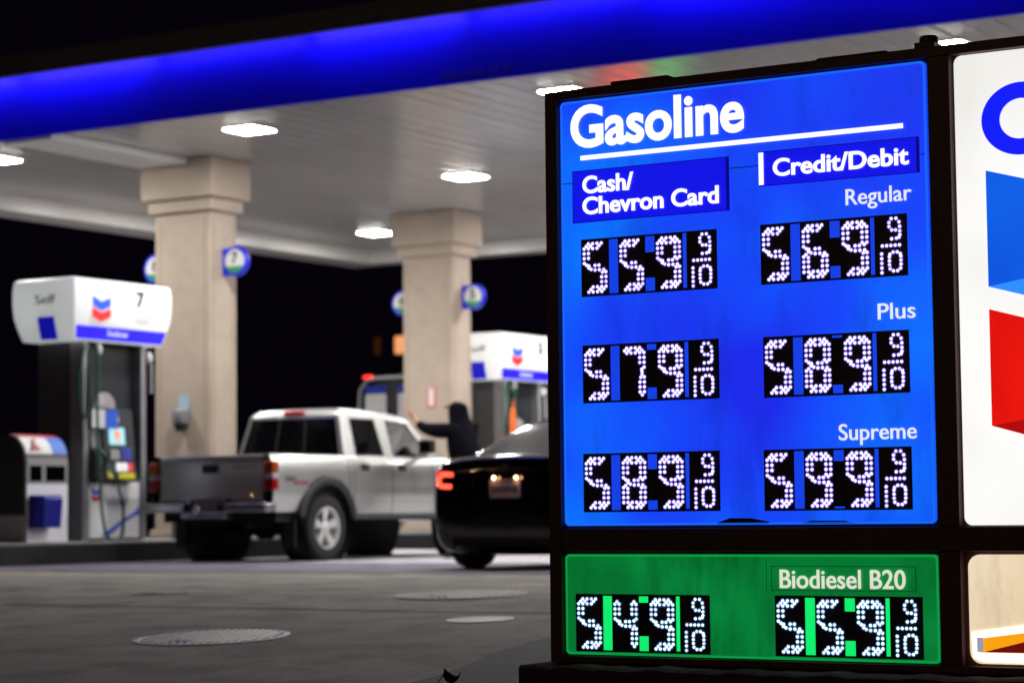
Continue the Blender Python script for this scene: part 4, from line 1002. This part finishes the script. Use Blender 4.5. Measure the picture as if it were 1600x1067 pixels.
# LED price displays
led_m = mat('led_white', (.8, .8, .9), .4, emit=(.86, .80, 1.0), es=1.35)
led_g = mat('led_cool', (.8, .9, .95), .4, emit=(.82, .98, 1.0), es=1.35)
led_worn = mat('led_worn', (.7, .7, .8), .4, emit=(.80, .74, 1.0), es=1.1)
halo_v = mat('led_halo_violet', (.1, .1, .2), .4, emit=(.30, .22, 1.0), es=.95); halo_g = mat('led_halo_cool', (.1, .1, .2), .4, emit=(.10, .35, .60), es=.8)  # glowing rings round the dots stand in for the halo of light
off_m = mat('led_off', (.03, .025, .04), .35)
board = mat('led_board', (.020, .012, .035), .45, var=.4, vscale=30)
SEG = {'A': [(1, 0), (2, 0), (3, 0), (4, 0), (1, 1), (2, 1), (3, 1), (.5, .5), (1.5, .5), (3.5, .5)],
       'F': [(0, 1), (0, 2), (1, 2), (0, 3), (1, 3), (0, 4), (.55, 4.4)],
       'B': [(4, 1), (5, 1), (4.5, .5), (4, 2), (5, 2), (4, 3), (5, 3), (5, 4), (4.45, 4.4)],
       'G': [(1.1, 4.6), (1.6, 5.3), (2.5, 4.55), (3.4, 4.55), (2.5, 5.5), (3.5, 5.5), (1.05, 5.0)],
       'C': [(4.5, 5.5), (4.2, 6.05), (5, 6), (4, 7), (5, 7), (4, 8), (5, 8), (5, 9)],
       'E': [(0, 6), (1, 6.2), (.5, 5.6), (0, 7), (1, 7), (0, 8), (1, 8), (0, 9)],
       'D': [(2, 9), (3, 9), (4, 9), (1, 10), (2, 10), (3, 10), (4, 10), (1.5, 9.5), (3.5, 9.5), (4.5, 9.5)]}
DIG = {'5': 'AFGCD', '4': 'FGBC', '9': 'AFBGCD', '6': 'AFGECD', '7': 'ABC', '8': 'ABFGECD'}
def dots(ch):
    P = []
    for s_ in DIG[ch]: P += SEG[s_]
    if ch == '4': P += [(.5, .5), (1, 1), (4.5, 9.6), (4, 9)]
    if ch == '7': P += [(4.5, 9.6), (4, 9), (4.5, 4.9)]
    if ch in '589' or ch == '6': P += [(1, 1)] if (1, 1) not in P else []
    if ch in '86': P += [(1, 9)]
    if ch in '98': P += [(4, 4)]
    return P
def led_dots(mb, pts, r_):
    for x_, z in pts:
        n = 10
        a_ = [(x_+r_*math.cos(2*math.pi*k/n), SY-.0085, z+r_*math.sin(2*math.pi*k/n)) for k in range(n)]
        b_2 = [(x_+r_*.72*math.cos(2*math.pi*k/n), SY-.0135, z+r_*.72*math.sin(2*math.pi*k/n)) for k in range(n)]
        mb.loops([[(x_+r_*1.5*math.cos(2*math.pi*k/n), SY-.0082, z+r_*1.5*math.sin(2*math.pi*k/n)) for k in range(n)], [(x_+r_*1.05*math.cos(2*math.pi*k/n), SY-.0088, z+r_*1.05*math.sin(2*math.pi*k/n)) for k in range(n)]], 1, False, False)
        mb.loops([a_, b_2, [(x_+r_*.2*math.cos(2*math.pi*k/n), SY-.0155, z+r_*.2*math.sin(2*math.pi*k/n)) for k in range(n)]], random.choice((0, 0, 0, 0, 2)), False, True)
FR9 = [(.52, .045), (.68, .045), (.44, .115), (.78, .115), (.44, .19), (.80, .20), (.53, .255), (.66, .26), (.80, .285), (.80, .355), (.68, .415), (.52, .42), (.77, .40)]
FRB = [(.20+.145*k, .515) for k in range(5)]
FR9 = [(x_, z*.95) for x_, z in FR9]
FR1 = [(.17, .655+.083*k) for k in range(5)]
FR0 = [(.56, .635), (.70, .635), (.45, .67), (.80, .67), (.43, .715), (.82, .715), (.43, .785), (.82, .785), (.43, .855), (.82, .855), (.45, .925), (.80, .925), (.56, .965), (.70, .965)]
def display(txt, x0, x1, z0, z1, parent, gap_m, dot_m, nA, nB):
    W_, H_ = x1-x0, z1-z0; halo = halo_g if dot_m is led_g else halo_v
    q = MB()
    q.prism(rect(x0, x1, z0-.003, z1+.003), F, .0, .003); dp = q.build('price_display', mat('display_edge', (.006, .006, .02), .4), parent, smooth=0)
    fx = lambda t_: x0+W_*t_
    for a_, b_2, c_, d_ in ((.212, .278, .02, .98), (.757, .783, .03, .985), (.483, .552, 1-nA, .98), (.483, .552, .02, nB)): 
        q = MB(); q.prism(rect(fx(a_), fx(b_2), z0+H_*c_, z0+H_*d_), F, .0031, .0045); q.build('lit_gap', gap_m, dp, smooth=0)
    mods = ((.004, .208), (.282, .481), (.554, .753), (.787, .993))
    for k, (a_, b_2) in enumerate(mods):
        q = MB(); q.prism(rect(fx(a_), fx(b_2), z0+.002, z1-.002), F, .0031, .008); bd = q.build('digit_board', board, dp, smooth=0)
    for k in range(3):
        a_, b_2 = mods[k]; mw = W_*(b_2-a_)
        px = lambda c_: fx(a_)+mw*(.115+.80*c_/5); pz = lambda r_: z1-H_*(.075+.86*r_/10)
        q = MB(); led_dots(q, [(px(c_), pz(r_)) for c_, r_ in dots(txt[k])], .0059); q.build('led_digit', [dot_m, halo, led_worn], dp, smooth=60)
    a_, b_2 = mods[3]; mw = W_*(b_2-a_)
    q = MB(); led_dots(q, [(fx(a_)+mw*(.06+.95*c_), z1-H_*(.02+.94*r_)) for c_, r_ in FR9+FRB+FR1+FR0], .0056); q.build('led_fraction', [dot_m, halo, led_worn], dp, smooth=60)
    return dp
display('559', -4.645, -4.037, 1.393, 1.619, bf, blue_gap, led_m, .30, .25)
display('569', -3.849, -3.248, 1.395, 1.621, bf, blue_gap, led_m, .30, .22)
display('579', -4.644, -4.036, .965, 1.191, bf, blue_gap, led_m, .12, .22)
display('589', -3.845, -3.250, .960, 1.187, bf, blue_gap, led_m, .06, .16)
display('589', -4.647, -4.040, .530, .757, bf, blue_gap, led_m, .28, .18)
display('599', -3.851, -3.250, .528, .755, bf, blue_gap, led_m, .20, .05)
display('549', -4.690, -4.093, -.022, .200, gf, green_gap, led_g, .13, .28)
display('559', -3.816, -3.220, -.021, .202, gf, green_gap, led_g, .24, .27)

# emblem on the white face
deep_blue = mat('lit_deep_blue', (.01, .01, .6), .4, emit=(.004, .012, .95), es=1.0)
mid_blue = lit_panel('lit_mid_blue', (.002, .085, .70), (.002, .12, .82), (.004, .15, .92), 1.5, .1, 1.0, (.01, .1, .5))
pale_blue = mat('lit_pale_blue', (.05, .3, .8), .4, emit=(.03, .27, 1.0), es=1.0)
lit_red = lit_panel('lit_red', (.70, .004, .003), (.82, .008, .004), (.9, .012, .006), 1.5, .1, 1.0, (.6, .01, .01))
dark_red = mat('lit_dark_red', (.3, .01, .01), .4, emit=(.42, .003, .004), es=1.0)
q = MB(); C0 = (-2.80, 1.937); n = 40
out_ = [(C0[0]+.148*math.cos(R(a_)), C0[1]+.133*math.sin(R(a_))) for a_ in [42+(276*k/n) for k in range(n+1)]]
in_ = [(C0[0]+.080*math.cos(R(a_)), C0[1]+.074*math.sin(R(a_))) for a_ in [42+(276*k/n) for k in range(n+1)]]
for i in range(n): q.prism([out_[i], out_[i+1], in_[i+1], in_[i]], F, .001, .006)
q.build('lettering', deep_blue, wf, smooth=0)
q = MB(); lettering(q, 'hevron', F, -2.62, -1.40, 1.806, .255, .001, .006, .03); q.build('lettering', deep_blue, wf, smooth=0)
xm = -2.165; xl, xr_ = -2.937, -1.393; sl_ = .285; dp_ = sl_*(xm-xl)
for zt_, zb_, main, facet, nm in ((1.757, 1.331, mid_blue, pale_blue, 'emblem_blue'), (1.249, .825, lit_red, dark_red, 'emblem_red')):
    q = MB(); q.prism([(xl, zt_), (xm, zt_-dp_), (xr_, zt_), (xr_, zb_), (xm, zb_-dp_), (xl, zb_)], F, .001, .005); em = q.build(nm, main, wf, smooth=0)
    q = MB(); q.prism([(xl, zb_), (xm, zb_-dp_), (xm, zb_+.12)], F, .0055, .007); q.build('emblem_fold', facet, em, smooth=0)
# snack face: white swoosh, orange arc, dark red field
def arc(x_, k): return .065+k+.155*math.sin(min(1, max(0, (x_+3.04)/1.76))*math.pi*.5)
xs_ = [-3.035+i*(XR-.01+3.035)/24 for i in range(25)]
q = MB(); q.prism([(x_, arc(x_, .015)) for x_ in xs_]+[(XR-.012, -.025), (-2.99, -.026), (-3.03, -.01)], F, .001, .004); q.build('white_swoosh', txt_m, cf_, smooth=0)
xs2 = [-3.0+i*(XR-.02+3.0)/24 for i in range(25)]
q = MB(); q.prism([(x_, arc(x_, -.012)) for x_ in xs2]+[(XR-.02, .008), (-3.0, .008)], F, .0045, .007); q.build('orange_arc', mat('lit_orange', (.8, .35, .01), .4, emit=(.95, .36, .006), es=1.0), cf_, smooth=0)
xs3 = [-2.98+i*(XR-.02+2.98)/24 for i in range(25)]
q = MB(); q.prism([(x_, max(.012, .012+(x_+2.98)*.26-.03*(x_+2.98)**2)) for x_ in xs3]+[(XR-.02, .010), (-2.98, .010)], F, .0075, .009); q.build('red_field', mat('lit_maroon', (.2, .01, .01), .4, emit=(.14, .004, .004), es=1.0), cf_, smooth=0)
q = MB(); q.prism(rect(-3.012, -2.988, .010, .062), F, .0075, .0095); q.build('grey_block', mat('lit_grey', (.4, .4, .45), .4, emit=(.32, .33, .40), es=1.0), cf_, smooth=0)

# low wall that carries the sign
t = thing('sign_base', 'low dark stucco wall under the price sign', 'wall', (-3, SY, 0))
base_m = mat('base_stucco', (.075, .045, .045), .85, var=.35, vscale=6, bump=.8, bscale=35)
q = MB()
n = 60; L = []
for k in range(n+1):
    x_ = -4.865+k*(4.0/n); h_ = -.074+.004*math.sin(k*2.3)+.003*math.sin(k*5.1)
    L.append([(x_+3, -.16, -.55), (x_+3, -.16, h_-.012), (x_+3, -.145, h_-.002), (x_+3, .60, h_), (x_+3, .62, -.55)])
q.loops(L); q.build('coping', base_m, t, smooth=40)

# dry leaf by the edge of the asphalt
t = thing('dry_leaf', 'curled dark dry leaf lying at the edge of the asphalt', 'leaf', (-5.62, 8.62, gz(8.62)+.008)); t.scale = (.75, .75, .75)
q = MB(); L = []
for i in range(9):
    u_ = i/8; w_ = .05*math.sin(math.pi*min(1, u_*.9+.08)); z_ = .012+.05*(2*u_-1)**2
    L.append([(-.06+.12*u_, -w_, z_+.05*abs(w_)*20*.6), (-.06+.12*u_, -w_*.5, z_+.006), (-.06+.12*u_, 0, z_), (-.06+.12*u_, w_*.5, z_+.008), (-.06+.12*u_, w_, z_+.04)])
q.loops(L, 0, False, False, closed=False); q.build('blade', mat('leaf_brown', (.07, .05, .02), .8, var=.4, vscale=40), t, smooth=60)
q = MB(); q.tube([(-.06, 0, .06), (-.09, .01, .03), (-.12, .02, .0)], .003, 6); q.build('stalk', MATS['leaf_brown'], t)

# street lamps across the road: their warm light is mirrored in the cars and falls on the forecourt
def street_lamp(x, y, h, label, es):
    t = thing('street_lamp', label, 'street lamp', (x, y, gz(y)), 'warm street lamps along the road')
    q = MB(); q.lathe([(.16, 0), (.16, .25), (.09, .3), (.06, h)], (0, 0, 0), Z_, 16, cap1=True); q.build('pole', dark_metal, t)
    q = MB(); q.tube([(0, 0, h-.1), (.1, .5, h+.25), (.1, 1.4, h+.3)], .035, 8); q.build('arm', dark_metal, t)
    q = MB(); q.loops([[(.1+dx, 1.4+dy, h+z_) for dx, dy in rrect(-w_, w_, -w_*1.6, w_*1.6, .04, 4)] for z_, w_ in ((.24, .17), (.33, .16), (.38, .06))]); q.build('lamp_head', dark_metal, t)
    q = MB(); q.lathe([(.001, -.09), (.07, -.07), (.11, 0), (.11, .03)], (.1, 1.4, h+.2), Z_, 16); q.build('bulb', mat('sodium_bulb_%d' % es, (.9, .6, .3), .4, emit=(1.0, .60, .28), es=es*.42), t)
street_lamp(-29, -8, 8.2, 'warm lit street lamp across the road, mirrored in the tailgate', 700)
street_lamp(-6, -13, 8.2, 'warm lit street lamp across the road behind the viewer', 3000)
